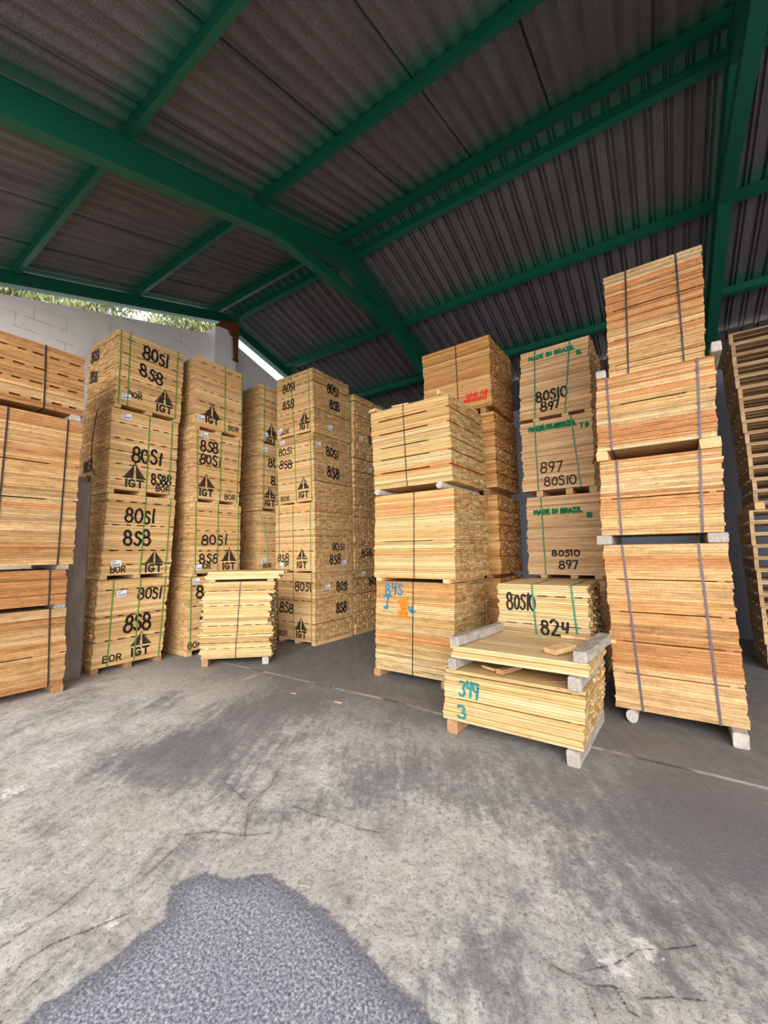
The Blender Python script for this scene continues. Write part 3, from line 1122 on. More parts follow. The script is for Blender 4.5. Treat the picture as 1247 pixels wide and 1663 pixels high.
# --- second stack ("D")
gD = gC
b = tally('D', 0, (-1.011, -.101, -.996, -.087), (3.725, 4.925), 1.05, 'topmost pale lumber bundle in second numbered stack from the concrete post', gD, 21, (.17, .35, .52, .72, .90))
b.strap(.60).strap(.985).runners(.054)
b.logo(.33, .27, .35, .24, True, .125).bor(.80, .09, .22).paper(.11, .12, rot=.05)
b.write('8051', .30, .80, .17, .30, 'left').write('858', .28, .58, .18, .28, 'left').paper(.28, .22, 'left')
b = tally('D', 1, (-1.037, -.085, -.992, -.123), (2.508, 3.665), 1.05, 'second pale lumber bundle from the top, second stack from the concrete post', gD, 22, (.14, .30, .47, .64, .88))
b.strap(.08).strap(.55).strap(.94).runners(.047)
b.write('858', .32, .78, .18, .33).write('8051', .34, .59, .17, .40).logo(.26, .27, .33, .22, True, .095).bor(.78, .07, .22).paper(.22, .94)
b.paper(.25, .86, 'left')
b = tally('D', 2, (-.988, -.087, -.968, -.081), (1.285, 2.455), 1.05, 'third pale lumber bundle from the top, second stack from the concrete post', gD, 23, (.30, .58, .86))
b.strap(.05).strap(.50).strap(.95).runners(.045)
b.write('8051', .44, .47, .17, .48).write('858', .32, .21, .16, .33).logo(.75, .26, .32, .24, True, .09).bor(.25, .10, .2).paper(.11, .085)
b.write('8051', .22, .42, .17, .30, 'left').write('858', .22, .18, .17, .26, 'left')
b = tally('D', 3, (-1.029, -.10, -1.013, -.102), (.08, 1.234), 1.05, 'bottom pale lumber bundle on the floor, second stack from the concrete post', gD, 24, (.28, .58, .86))
b.strap(.05).strap(.5).strap(.95).runners(.079)
b.write('8051', .42, .80, .20, .50).write('858', .42, .45, .18, .36).bor(.14, .075, .24).paper(.14, .94)
b.write('8051', .22, .80, .15, .28, 'left').write('858', .22, .58, .17, .26, 'left').paper(.18, .90, 'left')

# --- third stack ("E"), half hidden
for i, (z, lab, gaps) in enumerate((((3.775, 4.91), 'topmost', (.25, .5, .72)), ((2.46, 3.735), 'second', (.2, .5, .8)), ((1.285, 2.42), 'third', (.3, .6, .85)), ((.08, 1.235), 'bottom', (.3, .6, .85)))):
    lab2 = {'topmost': 'topmost lumber bundle in the half hidden third numbered stack along the left wall', 'second': 'second lumber bundle from the top in the half hidden third stack',
            'third': 'third lumber bundle from the top, half hidden third stack, with loose strap', 'bottom': 'bottom lumber bundle of the half hidden third stack, behind the small front pile'}[lab]
    b = tally('E', i, (-.97, .03, -.97, .03), z, 1.05, lab2, gC, 31 + i, gaps)
    b.runners(.034 if i < 3 else .078)
    if i < 2:
        b.strap(.08).strap(.55)
    if i == 0:
        b.logo(.26, .24, .32, .26, True, .06).paper(.11, .12)
        b.write('8051', .26, .80, .17, .30, 'left').write('858', .24, .58, .18, .28, 'left').paper(.3, .15, 'left')
    elif i == 1:
        b.write('8051', .40, .72, .17, .42).write('858', .44, .44, .18, .34).logo(.24, .25, .32, .22, True, .09).paper(.10, .91)
        b.write('8051', .30, .74, .15, .3, 'left').write('858', .26, .55, .18, .28, 'left').paper(.3, .92, 'left')
    else:
        b.paper(.14, .15).bor(.2, .07).paper(.22, .12, 'left')
        if i == 2:
            b.strap(.60)

# --- corner stack ("F") and the one behind it ("G")
gF = 'numbered bundles in the corner stacks'
b = tally('F', 0, (-1.089, -.12, -1.056, -.06), (3.803, 4.995), 1.04, 'topmost lumber bundle in the corner stack, 8051 and 858 on both faces', gF, 41, (.18, .35, .62, .78, .92))
b.strap(.45, 'green_strap', lean=-.06).strap(.90).runners(.027)
b.write('8051', .36, .80, .17, .34).write('858', .34, .52, .16, .31).logo(.76, .24, .29, .24, True, .10).bor(.22, .08, .24).paper(.10, .11, rot=.35)
b.write('8051', .52, .77, .18, .32, 'right').write('858', .55, .53, .19, .28, 'right').paper(.40, .12, 'right')
b = tally('F', 1, (-1.11, -.09, -1.02, -.04), (2.525, 3.77), 1.04, 'second lumber bundle from the top in the corner stack', gF, 42, (.28, .58, .80))
b.strap(.03).strap(.53).strap(.93).runners(.029)
b.paper(.20, .94, rot=.02).write('8051', .27, .80, .14, .38).write('858', .27, .60, .16, .37).logo(.72, .27, .32, .22, True, .10).bor(.22, .07, .24)
b.paper(.12, .83, 'right').write('8051', .47, .76, .17, .32, 'right').write('858', .48, .46, .20, .32, 'right')
b = tally('F', 2, (-1.079, -.044, -1.05, -.028), (1.275, 2.49), 1.04, 'third lumber bundle from the top in the corner stack', gF, 43, (.28, .58, .86))
b.strap(.10).strap(.47).strap(.90).runners(.026)
b.write('858', .20, .19, .14, .32).logo(.68, .25, .29, .20, True, .09).paper(.16, .08).bor(.26, .10, .2)
b.write('8051', .58, .35, .13, .34, 'right').write('858', .50, .16, .16, .30, 'right').paper(.74, .10, 'right')
b = tally('F', 3, (-1.0, -.028, -.95, -.034), (.055, 1.243), 1.04, 'bottom lumber bundle on the floor in the corner stack', gF, 44, (.25, .56, .84), je=.005)
b.strap(.44).strap(.92).runners(.053, us=(.03, .5, .97))
b.write('8051', .70, .79, .15, .42).write('858', .24, .47, .17, .37).logo(.64, .25, .31, .22, True, .095).bor(.13, .08, .24)
b.paper(.30, .78, 'right').write('8051', .67, .77, .16, .30, 'right').write('858', .66, .45, .19, .28, 'right')
FR['G'] = (-0.53, *fpt('F', 0, 1.10, 0)[:2])
for i, z in enumerate(((3.70, 4.82), (2.50, 3.66), (1.275, 2.45), (.055, 1.243))):
    lab = ['topmost', 'second', 'third', 'bottom'][i]
    b = tally('G', i, (-1.05, -.03 - .01 * i, -1.05, -.03), z, 1.04, {0: 'topmost lumber bundle in the numbered stack behind the corner stack', 1: 'second lumber bundle from the top behind the corner stack', 2: 'third lumber bundle from the top behind the corner stack', 3: 'bottom lumber bundle on the floor behind the corner stack'}[i], gF, 51 + i, (.3, .6, .85), je=.008)
    b.runners((.034, .044, .026, .053)[i])
    b.strap(.45).strap(.92)
    if i == 0:
        b.write('8051', .66, .46, .16, .32, 'right').write('858', .60, .24, .17, .30, 'right').paper(.2, .2, 'right')
    elif i == 1:
        b.write('8051', .80, .35, .16, .32, 'right').write('858', .80, .15, .17, .30, 'right').paper(.5, .7, 'right')
    elif i == 2:
        b.write('858', .36, .26, .14, .34, 'right').write('8051', .80, .26, .14, .34, 'right')
    else:
        b.write('8051', .60, .80, .16, .34, 'right').write('858', .85, .58, .18, .32, 'right').paper(.28, .93, 'right')

# --- far left foreground stack ("A")
gA = 'orange bundles at the left edge'
def abund(i, u1, z, label, gaps, seed, t, style='long', ncol=8, **kw):
    return Bundle('lumber_bundle', label, CAT, gA, FR['A'], (u1[0] - 1.2, u1[0], u1[1] - 1.2, u1[1]), z, 1.0, kw.pop('pal', 'orange'), t, ncol, gaps, style, 0.020 if style == 'dash' else 0.012, .004, .005, seed, 'rough', kw.pop('corr', .75), gapw=.0017, **kw)
b = abund(0, (-.192, -.172), (3.36, 4.138), 'topmost bundle of the left edge stack with rows of dark slots', (.10, .33, .56, .80), 61, .026, 'dash')
b.strap(.66, 'black_strap')
b = abund(1, (-.176, -.196), (1.50, 3.285), 'tall orange lumber bundle second from the top at the left edge', (.42, .66), 62, .030)
b.strap(.87, 'black_strap').strap(.40, 'black_strap')
b = abund(2, (-.249, -.244), (1.03, 1.438), 'thin orange lumber bundle second from the floor at the left edge', (), 63, .022)
b.strap(.86, 'black_strap')
b = abund(3, (-.241, -.212), (.095, .98), 'bottom orange lumber bundle on the floor at the left edge', (.38,), 64, .024)
b.strap(.87, 'black_strap')
for nm, u, z0, z1, mt, lab in (('white block under the topmost bundle of the left edge stack', -.26, 3.287, 3.359, 'white_timber', 0), ('grey bearer under the tall bundle of the left edge stack', -.29, 1.440, 1.499, 'grey_timber', 1),
                          ('grey bearer under the thin bundle of the left edge stack', -.30, .982, 1.029, 'grey_timber', 2), ('brown bearer on the floor under the left edge stack', -.27, 0.0, .094, 'brown_timber', 3)):
    timber('bearer', nm, fpt('A', u, -.01, z0), fpt('A', u, .95, z0), .10, z1 - z0, mt, 'bearer', 'bearers in the left edge stack', ir=.002, seed=lab)
for nm, z0, z1, lab in (('hidden-end bearer under the tall bundle, left edge stack', 1.440, 1.499, 1), ('inner bearer on the floor under the left edge stack', 0.0, .094, 3), ('inner bearer under the thin bundle, left edge stack', .982, 1.029, 5), ('inner bearer under the topmost bundle, left edge stack', 3.287, 3.359, 6)):
    timber('bearer', nm, fpt('A', -1.2, -.01, z0), fpt('A', -1.2, .95, z0), .10, z1 - z0, 'grey_timber', 'bearer', 'bearers in the left edge stack', ir=.002, seed=lab)

# --- middle stack ("H")
gH = 'bundles in the middle stack'
b = Bundle('lumber_bundle', 'topmost pale lumber bundle of the middle stack with six courses split by dark gaps', CAT, gH, FR['H'], (-1.175, .015, -1.12, .05), (2.432, 3.518), 1.06, 'pale', .0245, 10,
           (.165, .335, .50, .665, .835), 'long', .018, .004, .0025, 71, 'wood', .35, endvar=2.0, long_from=(.10, .74))
b.strap(.45, 'black_strap', .012)
b = Bundle('lumber_bundle', 'middle lumber bundle of the middle stack, plain pale boards', CAT, gH, FR['H'], (-1.117, .06, -1.145, .045), (1.262, 2.345), 1.06, 'pale', .0235, 10, (.42,), 'long', .008, .005, .003, 72, 'wood', .35, endvar=2.0)
b.strap(.53, 'black_strap', .012)
b = Bundle('lumber_bundle', 'bottom lumber bundle of the middle stack painted 845 in blue and orange', CAT, gH, FR['H'], (-1.112, .031, -1.14, -.005), (.088, 1.214), 1.06, 'pale', .0235, 10, (), 'long', .01, .005, .003, 73, 'rough', .6, endvar=2.0)
b.strap(.505, 'black_strap', .012)
b.write('845', .25, .915, .135, .26, mat='blue_paint', hw=.012)
b.write('J', .14, .755, .15, .13, mat='blue_paint', hw=.013, name='painted_mark').write('U', .49, .70, .10, .10, mat='blue_paint', hw=.013, name='painted_mark')
b.write('36', .37, .72, .18, .13, mat='orange_paint', hw=.019).write('8', .39, .70, .20, .10, mat='orange_paint', hw=.016)
for (nm, u, z0, z1, rd, w) in (('right round pale log under the topmost bundle of the middle stack', -.10, 2.346, 2.431, True, .095), ('left round pale log under the topmost bundle of the middle stack', -1.03, 2.346, 2.431, True, .095),
                          ('right square bearer above the blue 845 bundle', -.07, 1.215, 1.261, False, .085), ('left square bearer above the blue 845 bundle', -1.06, 1.215, 1.261, False, .085),
                          ('brown log foot under the left end of the middle stack', -1.10, 0, .087, False, .11), ('hidden log foot under the right end of the middle stack', -.12, 0, .087, False, .11)):
    timber('bearer', nm, fpt('H', u, -.06 if rd else -.012, z0), fpt('H', u, 1.04, z0), w, z1 - z0, 'white_timber' if rd else 'tan_timber' if z0 > 1 else 'brown_timber', 'bearer', 'bearers in the middle stack', rd, .003, int(z0 * 100) + int(-u * 10))
timber('wooden_stick', 'loose stick lying on the right edge of the middle stack top', fpt('H', -.10, -.03, 3.521), fpt('H', -.04, 1.0, 3.521), .045, .06, 'tan_timber', 'stick')
timber('wooden_stick', 'short loose stick across the front edge of the middle stack top', fpt('H', -.82, .02, 3.521), fpt('H', -.58, .05, 3.521), .05, .022, 'tan_timber', 'stick')
timber('wooden_board', 'loose board on the left end of the middle stack top', fpt('H', -1.13, -.03, 3.521), fpt('H', -1.09, .9, 3.521), .12, .03, 'tan_timber', 'board')
timber('wooden_board', 'upper loose board on the left end of the middle stack top', fpt('H', -1.15, .02, 3.553), fpt('H', -1.06, .8, 3.553), .10, .03, 'tan_timber', 'board')

# --- stack behind the middle one ("I")
gI = 'bundles in the amber stack behind'
b = Bundle('lumber_bundle', 'topmost amber lumber bundle with red paint, behind the middle stack', CAT, gI, FR['I'], (-1.20, .0, -1.19, .015), (3.845, 4.995), 1.07, 'amber', .025, 10, (.25, .72), 'long', .006, .005, .005, 81, 'wood', .5, endvar=2.0)
b.strap(.53, 'black_strap', .013)
b.write('IINI NI', .80, .20, .075, .36, mat='red_paint', hw=.013, name='painted_mark').write('NNIINI', .78, .13, .05, .38, mat='red_paint', hw=.016, name='painted_mark')
for i, (z, gaps, lab) in enumerate((((2.56, 3.743), (.17, .34, .51, .68, .85), 'second amber lumber bundle from the top behind the middle stack'), ((1.24, 2.44), (.2, .4, .6, .8), 'third amber lumber bundle from the top behind the middle stack'), ((.08, 1.18), (.3, .6), 'bottom lumber bundle on the floor behind the middle stack'))):
    b = Bundle('lumber_bundle', lab, CAT, gI, FR['I'], (-1.10, .04, -1.10, .05 if i < 2 else 0), z, 1.07, 'amber', .024, 10, gaps, 'long', .014, .004, .004, 82 + i, 'wood', .4, endvar=2.0)
    b.strap(.5, 'black_strap', .013)
for i, (z0, z1, n) in enumerate(((3.745, 3.843, 'under the topmost amber bundle'), (2.442, 2.558, 'under the second amber bundle'), (1.182, 1.238, 'under the third amber bundle'), (0, .078, 'on the floor under the amber stack'))):
    for u, s in ((-.14, 'right'), (-1.0, 'left')):
        timber('bearer', '%s bearer %s' % (s, n), fpt('I', u, .02, z0), fpt('I', u, 1.03, z0), .09, z1 - z0, 'brown_timber', 'bearer', 'bearers in the amber stack', ir=.002, seed=i)

# --- stack with green lettering ("J")
gJ = 'bundles with green lettering'
def jb(z, u, label, seed, straps, gaps=()):
    b = Bundle('lumber_bundle', label, CAT, gJ, FR['J'], u, z, .95, 'rosy', .0215, 9, gaps, 'dash', .008, .006, .007, seed, 'wood', .25)
    for s in straps:
        b.strap(s[0], 'teal_strap', .018, lean=s[1])
    return b
b = jb((3.535, 4.572), (-1.003, -.051, -1.05, -.084), 'topmost rosy lumber bundle stencilled in green, painted 80510 over 897', 91, ((.23, .0), (.70, .08)))
b.write('MADE IN BRAZIL', .47, .885, .062, .64, mat='green_paint', hand=False, hw=.012, name='painted_lettering', label='green stencil letters').write('B.', .87, .80, .055, .07, mat='green_paint', hand=False, hw=.012, name='painted_lettering', label='green stencil letters')
b.write('80510', .47, .30, .15, .43, hw=.014).write('897', .45, .145, .13, .26, hw=.014)
b = jb((2.455, 3.482), (-1.044, -.08, -1.052, -.086), 'second rosy lumber bundle from the top with smeared green lettering', 92, ((.22, -.02), (.77, -.08)))
b.write('MADE IN BRAZIL', .45, .895, .06, .64, mat='green_paint', hand=False, hw=.014, name='painted_lettering', label='smeared green stencil letters')
b.write('MADE IN BRAZIL', .48, .875, .05, .62, mat='green_paint', hand=False, hw=.010, name='painted_lettering', label='smeared green stencil letters')
b.write('J B', .90, .83, .055, .11, mat='green_paint', hand=False, hw=.012, name='painted_lettering', label='green stencil letters')
b.write('897', .42, .32, .15, .30, hw=.010).write('80510', .54, .11, .13, .43, hw=.010)
b = jb((1.245, 2.36), (-1.019, -.04, -1.033, -.054), 'third rosy lumber bundle from the top, one green strap, painted 80510 over 897', 93, ((.235, -.03),))
b.write('MADE IN BRAZIL', .44, .80, .06, .64, mat='green_paint', hand=False, hw=.013, name='painted_lettering', label='green stencil letters').write('B', .86, .73, .055, .06, mat='green_paint', hand=False, hw=.013, name='painted_lettering', label='green stencil letters')
b.write('80510', .53, .27, .085, .36, hw=.011).write('897', .56, .13, .11, .25, hw=.011)
b = jb((.08, 1.19), (-1.02, -.05, -1.03, -.05), 'bottom rosy lumber bundle on the floor behind the 80510 824 bundle', 94, ((.24, 0),))
for i, (z0, z1, n) in enumerate(((3.486, 3.531, 'under the topmost rosy bundle'), (2.364, 2.451, 'under the second rosy bundle'), (1.194, 1.241, 'under the third rosy bundle'), (0, .074, 'on the floor under the rosy stack'))):
    for u, s in ((-.12, 'right'), (-.42, 'middle'), (-.82, 'left')):
        timber('bearer', '%s bearer %s' % (s, n), fpt('J', u, .005, z0), fpt('J', u, .92, z0), .09, z1 - z0, 'tan_timber', 'bearer', 'bearers in the rosy stack', ir=.001, seed=i)

# --- single bundle painted 80510 824 ("L")
b = Bundle('lumber_bundle', 'cream lumber bundle painted 80510 and 824 standing before the rosy stack', CAT, 'bundles near the front', FR['L'], (-.93, -.005, -.93, .03), (.10, 1.222), .93, 'cream', .0225, 9, (.25, .60, .87), 'dash', .011, .004, .010, 101, 'wood', .3, top_boards=True)
b.strap(.44, 'teal_strap', .018, lean=-.04).strap(.87, 'teal_strap', .018, lean=-.05)
b.write('80510', .28, .83, .17, .31, hw=.012).write('824', .64, .605, .155, .27, hw=.013)
for u, s in ((-.1, 'right'), (-.8, 'left')):
    timber('bearer', '%s bearer on the floor under the 80510 824 bundle' % s, fpt('L', u, .01, 0), fpt('L', u, .9, 0), .10, .098, 'brown_timber', 'bearer', 'bearers under the 824 bundle', ir=.002)

# --- low front pile ("K")
b = Bundle('lumber_bundle', 'low yellow lumber bundle painted 349 and 3 in teal, nearest the camera', CAT, 'bundles near the front', FR['K'], (-1.142, .004, -1.173, -.03), (.118, .55), 1.04, 'cream', .0225, 8, (.40, .86), 'long', .008, .006, .006, 111, 'wood', .4, endvar=1.6, top_boards=True, long_from=(.10, .92))
b.write('349', .205, .66, .13, .19, mat='teal_paint', hw=.011).write('3', .155, .20, .10, .075, mat='teal_paint', hw=.012)
b = Bundle('lumber_bundle', 'thin upper pile of long yellow boards resting on grey blocks', CAT, 'bundles near the front', FR['K'], (-1.075, .045, -1.075, .037), (.655, .757), .90, 'cream', .027, 7, (), 'long', .01, .008, .007, 112, 'wood', .3, endvar=1.6, top_boards=True)
timber('bearer', 'left grey bearer between the two yellow piles at the front', fpt('K', -1.06, -.03, .552), fpt('K', -1.02, .9, .552), .075, .10, 'grey_timber', 'bearer', 'grey bearers at the front', ir=.004, seed=3)
timber('bearer', 'right grey bearer between the two yellow piles at the front', fpt('K', -.06, -.04, .552), fpt('K', -.04, .95, .552), .095, .10, 'grey_timber', 'bearer', 'grey bearers at the front', ir=.004, seed=4)
timber('grey_timber', 'left grey timber lying on top of the front yellow pile', fpt('K', -1.03, -.03, .76), fpt('K', -.93, .86, .76), .085, .085, 'grey_timber', 'timber', 'grey timbers at the front', ir=.005, seed=5)
timber('grey_timber', 'right grey timber lying on top of the front yellow pile', fpt('K', -.01, -.03, .76), fpt('K', .05, .80, .76), .105, .085, 'grey_timber', 'timber', 'grey timbers at the front', ir=.008, seed=6)
timber('bearer', 'brown left foot under the 349 bundle', fpt('K', -1.09, .0, 0), fpt('K', -1.07, 1.0, 0), .10, .115, 'brown_timber', 'bearer', 'feet of the front pile', ir=.002, seed=7)
timber('bearer', 'pale right foot under the 349 bundle', fpt('K', -.10, -.02, 0), fpt('K', -.07, 1.0, 0), .095, .115, 'grey_timber', 'bearer', 'feet of the front pile', ir=.003, seed=8)
timber('wood_offcut', 'short square offcut block lying on the front yellow pile', fpt('K', -.26, .12, .762), fpt('K', -.14, .30, .785), .13, .04, 'tan_timber', 'offcut', ir=.004, seed=9)
timber('wood_offcut', 'brown offcut sticking out between the front yellow piles', fpt('K', -.66, .05, .556), fpt('K', -.58, .30, .556), .07, .04, 'brown_timber', 'offcut', seed=10)
timber('wooden_stick', 'thin stick between the front yellow piles', fpt('K', -.86, .18, .556), fpt('K', -.72, .12, .556), .025, .02, 'tan_timber', 'stick', seed=11)
timber('wooden_board', 'plank end sticking out right of the front yellow pile', fpt('K', -.32, .84, .760), fpt('K', .13, .85, .760), .09, .03, 'tan_timber', 'board', seed=12)
rs = random.Random(5)
for i in range(5):
    u = -.32 + .07 * i
    timber('wood_splinter', 'thin wood splinter lying on the 349 bundle', fpt('K', u, .05 + .03 * (i % 3), .553 + .004 * i), fpt('K', u + rs.uniform(.08, .16), .06 + rs.uniform(0, .08), .553 + .004 * i), .008, .004, 'brown_timber', 'splinter', 'splinters on the 349 bundle', seed=i)

# --- tall right stack ("M")
gM = 'bundles in the tall right stack'
b = Bundle('lumber_bundle', 'topmost lumber bundle of the tall right stack, narrower pale boards', CAT, gM, FR['M'], (-.885, -.091, -.895, -.135), (3.298, 4.349), .95, 'warm', .025, 8, (.07, .33, .62), 'long', .009, .006, .004, 121, 'rough', .7, long_from=(.08, .93), gapw=.0018)
b.strap(.23, 'black_strap', .014, lean=.02).strap(.77, 'black_strap', .014, lean=-.03)
b = Bundle('lumber_bundle', 'second lumber bundle from the top in the tall right stack', CAT, gM, FR['M'], (-1.012, -.078, -1.048, -.106), (2.560, 3.294), 1.02, 'warm', .027, 8, (.57,), 'long', .010, .005, .004, 122, 'rough', .7, long_from=(.22, .78), gapw=.0018)
b.strap(.12, 'violet_strap', .018, lean=-.04).strap(.87, 'violet_strap', .018)
b = Bundle('lumber_bundle', 'third lumber bundle from the top in the tall right stack', CAT, gM, FR['M'], (-1.027, -.089, -1.058, -.119), (1.727, 2.458), 1.02, 'warm', .026, 8, (.44,), 'long', .010, .005, .004, 123, 'rough', .7, long_from=(.10, .90), gapw=.0018)
b.strap(.17, 'violet_strap', .018, lean=-.03).strap(.84, 'violet_strap', .018)
b = Bundle('lumber_bundle', 'large bottom lumber bundle of the tall right stack, wide orange boards', CAT, gM, FR['M'], (-1.048, -.113, -1.024, -.077), (.122, 1.634), 1.02, 'orange', .026, 8, (.20, .40, .58, .77), 'long', .009, .003, .004, 124, 'rough', .80, long_from=(.10, .90), gapw=.0015)
b.strap(.20, 'violet_strap', .018, lean=-.05).strap(.80, 'violet_strap', .018, lean=-.01)
for (nm, u, v0, v1, z0, z1, w, mt, rd) in (
        ('white block on the left shoulder below the topmost bundle, tall right stack', -.965, -.02, .9, 3.297, 3.375, .085, 'white_timber', False), ('white block at the right below the topmost bundle, tall right stack', -.065, -.06, .9, 3.297, 3.385, .07, 'white_timber', False),
        ('left tan bearer under the second bundle of the tall right stack', -1.0, -.02, .98, 2.462, 2.556, .10, 'tan_timber', False), ('right tan bearer under the second bundle of the tall right stack', -.16, -.01, .98, 2.462, 2.556, .15, 'tan_timber', False),
        ('left grey bearer under the third bundle of the tall right stack', -1.03, -.03, .98, 1.638, 1.723, .13, 'grey_timber', False), ('right grey bearer under the third bundle of the tall right stack', -.17, -.02, .98, 1.638, 1.723, .14, 'grey_timber', False),
        ('round pale log foot under the left of the tall right stack', -.90, .0, .98, 0, .119, .10, 'white_timber', True), ('pale block foot under the right end of the tall right stack', -.15, -.10, .98, 0, .119, .10, 'white_timber', False)):
    timber('bearer', nm, fpt('M', u, v0, z0), fpt('M', u, v1, z0), w, z1 - z0, mt, 'bearer', 'bearers in the tall right stack', rd, .003, int(z0 * 50 - u * 9))

# --- small pile in the centre ("Q")
b = Bundle('lumber_bundle', 'pale yellow lumber bundle standing alone before the corner stacks', CAT, 'bundles near the front', FR['Q'], (-1.03, -.055, -1.04, -.07), (.098, 1.19), .62, 'cream', .0225, 6, (.12, .18, .28, .40, .66, .87), 'dash', .009, .006, .022, 131, 'wood', .3, top_boards=True, endvar=1.8)
b.strap(.52, 'black_strap', .010, lean=.04)
for u, s, mt in ((-.97, 'brown left foot', 'brown_timber'), (-.13, 'pale right foot', 'white_timber')):
    timber('bearer', '%s under the lone pale bundle before the corner' % s, fpt('Q', u, -.02, 0), fpt('Q', u, .6, 0), .09, .097, mt, 'bearer', 'feet of the lone pale bundle', ir=.002)
for u, s in ((-.90, 'left'), (-.07, 'right')):
    timber('bearer', '%s slat under the loose boards on the lone pale bundle' % s, fpt('Q', u, -.02, 1.192), fpt('Q', u, .58, 1.192), .09, .035, 'tan_timber', 'bearer', 'slats on the lone pale bundle')
n = 0
for lay, (z, u0, u1) in enumerate(((1.228, -1.0, .05), (1.256, -.98, .07), (1.284, -.93, .16), (1.312, -.92, .15))):
    for c in range(4):
        v0 = -.06 + c * .15
        mb = MB()
        cc = lin(RND.choice(PAL['cream']))
        du = RND.uniform(-.03, .03)
        mb.box(u0 + du, u1 + du, v0, v0 + .14, z, z + .026, (*cc, RND.random()), [0, 0, 0, 1, 0, 1])
        yaw, ox, oy = FR['Q']
        o = mb.build('wooden_board', [M['wood'], M['end']])
        o.location = (ox, oy, 0)
        o.rotation_euler = (0, 0, math.radians(yaw))
        row = ['front', 'second', 'third', 'rear'][c]
        lv = ['lowest', 'second', 'third', 'uppermost'][lay]
        tag(o, '%s board of the %s layer of loose boards on the lone bundle' % (row, lv), 'board', 'loose boards on the lone pale bundle')

# ------------------------------------------------------------------ pallets at the right
M['pallet'] = M['wood']


def pallet(z, dx):
    root = empty('pallet', (1.0 + dx, 7.3, z))
    rnd = random.Random(int(z * 1000))

    def part(name, x0, x1, y0, y1, z0, z1):
        c = lin(rnd.choice([(188, 156, 120), (176, 144, 108), (200, 168, 130)]))
        MB().box(x0, x1, y0, y1, z0, z1, (*c, rnd.random()), [0, 0, 0, 1, 0, 1]).build(name, [M['pallet'], M['end']], root)
    W_, D_, H_ = 1.2, 1.0, 0.158
    for i in range(3):
        x = i * (W_ - .045) / 2
        part('stringer', x, x + .045, .01, D_ - .01, .02, H_ - .022)
    for i in range(6):
        y = i * (D_ - .10) / 5
        part('deck_board', 0, W_, y, y + .10, H_ - .022, H_ - .002)
    for i in range(4):
        y = i * (D_ - .10) / 3
        part('base_board', 0, W_, y, y + .10, 0, .02)
    return root


NP = [0.12 + .158 * i for i in range(12)]
z = 0.02
ORD = ['lowest', 'second', 'third', 'fourth', 'fifth', 'sixth', 'seventh', 'eighth', 'ninth', 'tenth', 'eleventh', 'twelfth', 'thirteenth', 'fourteenth']
for i in range(13):
    p = pallet(0.003 + .1605 * i, .03 - .004 * i + RND.uniform(-.008, .008))
    tag(p, '%s wooden pallet from the floor in the lower pallet pile at right' % ORD[i], 'pallet', 'wooden pallets stacked at the right')
ztop = .003 + .1605 * 13
for x, s in ((1.1, 'left'), (2.0, 'right')):
    timber('bearer', '%s pale bearer between the lower and upper pallet piles' % s, (x, 7.28, ztop), (x, 8.28, ztop), .10, .09, 'tan_timber', 'bearer', 'bearers between the pallet piles')
for i in range(15):
    p = pallet(ztop + .093 + .1605 * i, .05 - .006 * i + RND.uniform(-.008, .008))
    lab = (ORD + ['topmost'])[i]
    tag(p, '%s wooden pallet of the upper pallet pile at right, above the bearers' % lab, 'pallet', 'wooden pallets stacked at the right')

# ------------------------------------------------------------------ trees beyond the left wall
q = NT('grey_green_leaf', 0.6, 0.3)
q.color(q.ramp(q.noise(q.obj(), 3.0, 3, 0.6), [(0.3, lin((92, 104, 62))), (0.7, lin((168, 176, 128)))]))
M['leaf'] = q.m
M['bark'] = weathered('bark', (70, 56, 46), (120, 100, 84))


def tree(x, y, zc, r, n, seed, label):
    root = empty('tree', (x, y, 0))
    tag(root, label, 'tree', 'trees beyond the left wall')
    rnd = random.Random(seed)
    mb = MB()
    mb.prism([(.14 * math.cos(a * math.pi / 4), .14 * math.sin(a * math.pi / 4)) for a in range(8)], 2, 0, zc)
    for i in range(6):
        a = rnd.uniform(0, 6.28)
        c, s = math.cos(a), math.sin(a)
        h = zc * rnd.uniform(.7, .95)
        mb.hexa([(-.04, -.04, h), (.04, -.04, h), (.04, .04, h), (-.04, .04, h), (c * r * .7 - .02, s * r * .7 - .02, h + r * .6), (c * r * .7 + .02, s * r * .7 - .02, h + r * .6), (c * r * .7 + .02, s * r * .7 + .02, h + r * .6), (c * r * .7 - .02, s * r * .7 + .02, h + r * .6)])
    mb.build('trunk', M['bark'], root)
    V, F = [], []
    clumps = []
    for i in range(26):
        a, e, q_ = rnd.uniform(0, 6.28), rnd.uniform(-.7, 1.2), r * rnd.uniform(.35, 1)
        clumps.append((q_ * math.cos(a) * math.cos(e), q_ * math.sin(a) * math.cos(e), zc + q_ * .9 * math.sin(e)))
    for i in range(n):
        c = rnd.choice(clumps)
        p = Vector((c[0] + rnd.gauss(0, r * .2), c[1] + rnd.gauss(0, r * .2), c[2] + rnd.gauss(0, r * .18)))
        d = Vector((rnd.gauss(0, .5), rnd.gauss(0, .5), -1)).normalized()
        s = d.cross(Vector((rnd.gauss(0, 1), rnd.gauss(0, 1), .1))).normalized()
        L, w = rnd.uniform(.13, .22), rnd.uniform(.018, .032)
        b = len(V)
        V += [p, p + d * L * .5 + s * w, p + d * L, p + d * L * .5 - s * w]
        F.append((b, b + 1, b + 2, b + 3))
    mesh_obj('foliage', V, F, M['leaf'], root)


tree(-10.7, 1.8, 7.0, 1.3, 6000, 1, 'leafy tree beyond the left wall, at the left edge of the gap')
tree(-14.2, 4.9, 9.4, 1.7, 8000, 2, 'leafy tree beyond the left wall, middle of the gap under the roof')
tree(-10.9, 6.3, 8.0, 1.1, 4000, 3, 'leafy tree beyond the left wall, nearest the white pillar')


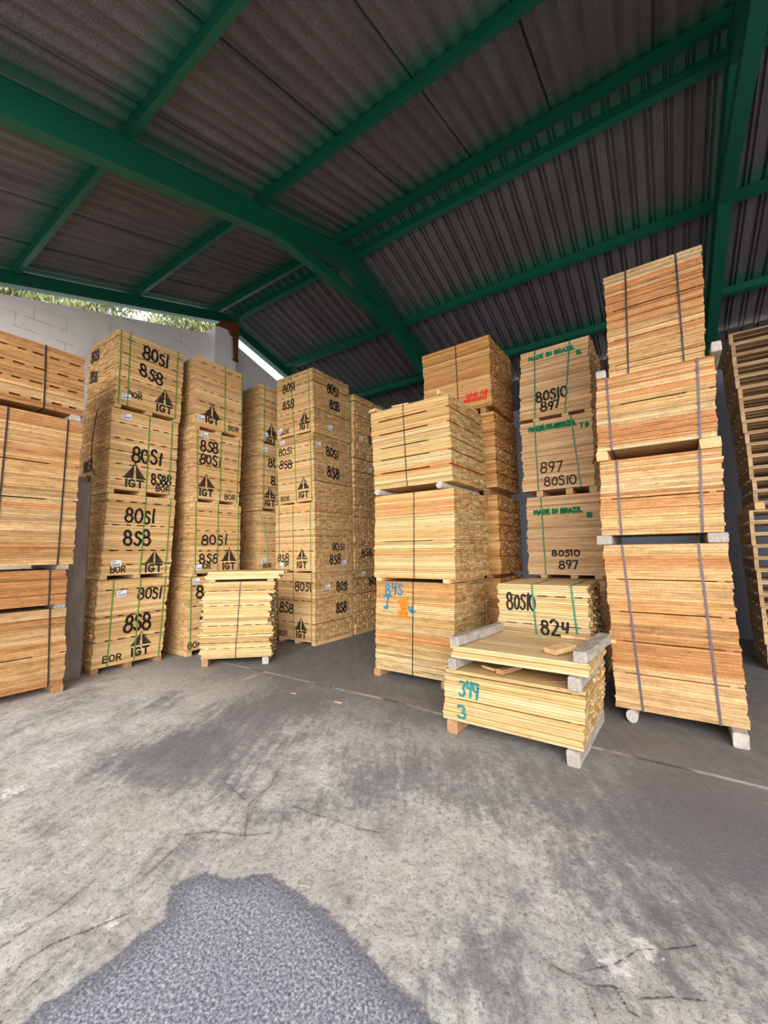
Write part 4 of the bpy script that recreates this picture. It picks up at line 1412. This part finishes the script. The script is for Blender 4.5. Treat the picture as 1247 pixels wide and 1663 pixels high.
# ------------------------------------------------------------------ loose straps
def loose_strap(label, pts, w, mat):
    V, F = [], []
    P = [Vector(p) for p in pts]
    fine = []
    for a, b in zip(P[:-1], P[1:]):
        fine += [a.lerp(b, t / 4) for t in range(4)]
    fine.append(P[-1])
    for _ in range(3):
        fine = [fine[0]] + [(fine[i - 1] + fine[i] * 2 + fine[i + 1]) / 4 for i in range(1, len(fine) - 1)] + [fine[-1]]
    for p in fine:
        for (dx, dy) in ((-w / 2, -.0008), (w / 2, -.0008), (w / 2, .0008), (-w / 2, .0008)):
            V.append((p.x + .7 * dx - .7 * dy, p.y + .7 * dx + .7 * dy, p.z))
    n = len(fine)
    for i in range(n - 1):
        for k_ in range(4):
            k2 = (k_ + 1) % 4
            F.append((i * 4 + k_, i * 4 + k2, i * 4 + 4 + k2, i * 4 + 4 + k_))
    F += [(3, 2, 1, 0), (n * 4 - 4, n * 4 - 3, n * 4 - 2, n * 4 - 1)]
    tag(mesh_obj('loose_strap', V, F, M[mat]), label, 'strap')


loose_strap('loose pale green strap hanging over the half hidden third stack', [(-6.28, 5.00, 2.43), (-6.27, 5.06, 2.30), (-6.262, 5.16, 2.0), (-6.262, 5.20, 1.7), (-6.262, 5.21, 1.45)], .016, 'green_strap')
loose_strap('loose brown strap dangling beside the stack above the concrete post', [(-6.70, 2.44, 3.72), (-6.72, 2.40, 3.3), (-6.66, 2.38, 2.9), (-6.56, 2.40, 2.70), (-6.50, 2.46, 2.72)], .014, 'rust')

# ------------------------------------------------------------------ litter on the floor
timber('wood_chip', 'pale wood chip on the grey floor before the middle stack', (-3.02, 3.45, 0.001), (-2.93, 3.47, 0.001), .03, .006, 'tan_timber', 'wood chip', seed=1)
timber('wood_chip', 'small wood chip on the floor near the lone pale bundle', (-3.62, 3.39, 0.001), (-3.56, 3.41, 0.001), .02, .005, 'tan_timber', 'wood chip', seed=2)
timber('wood_chip', 'pale flat chip lying on the dark coarse floor patch', (-1.56, 1.535, 0.001), (-1.51, 1.555, 0.001), .035, .004, 'white_timber', 'wood chip', seed=3)
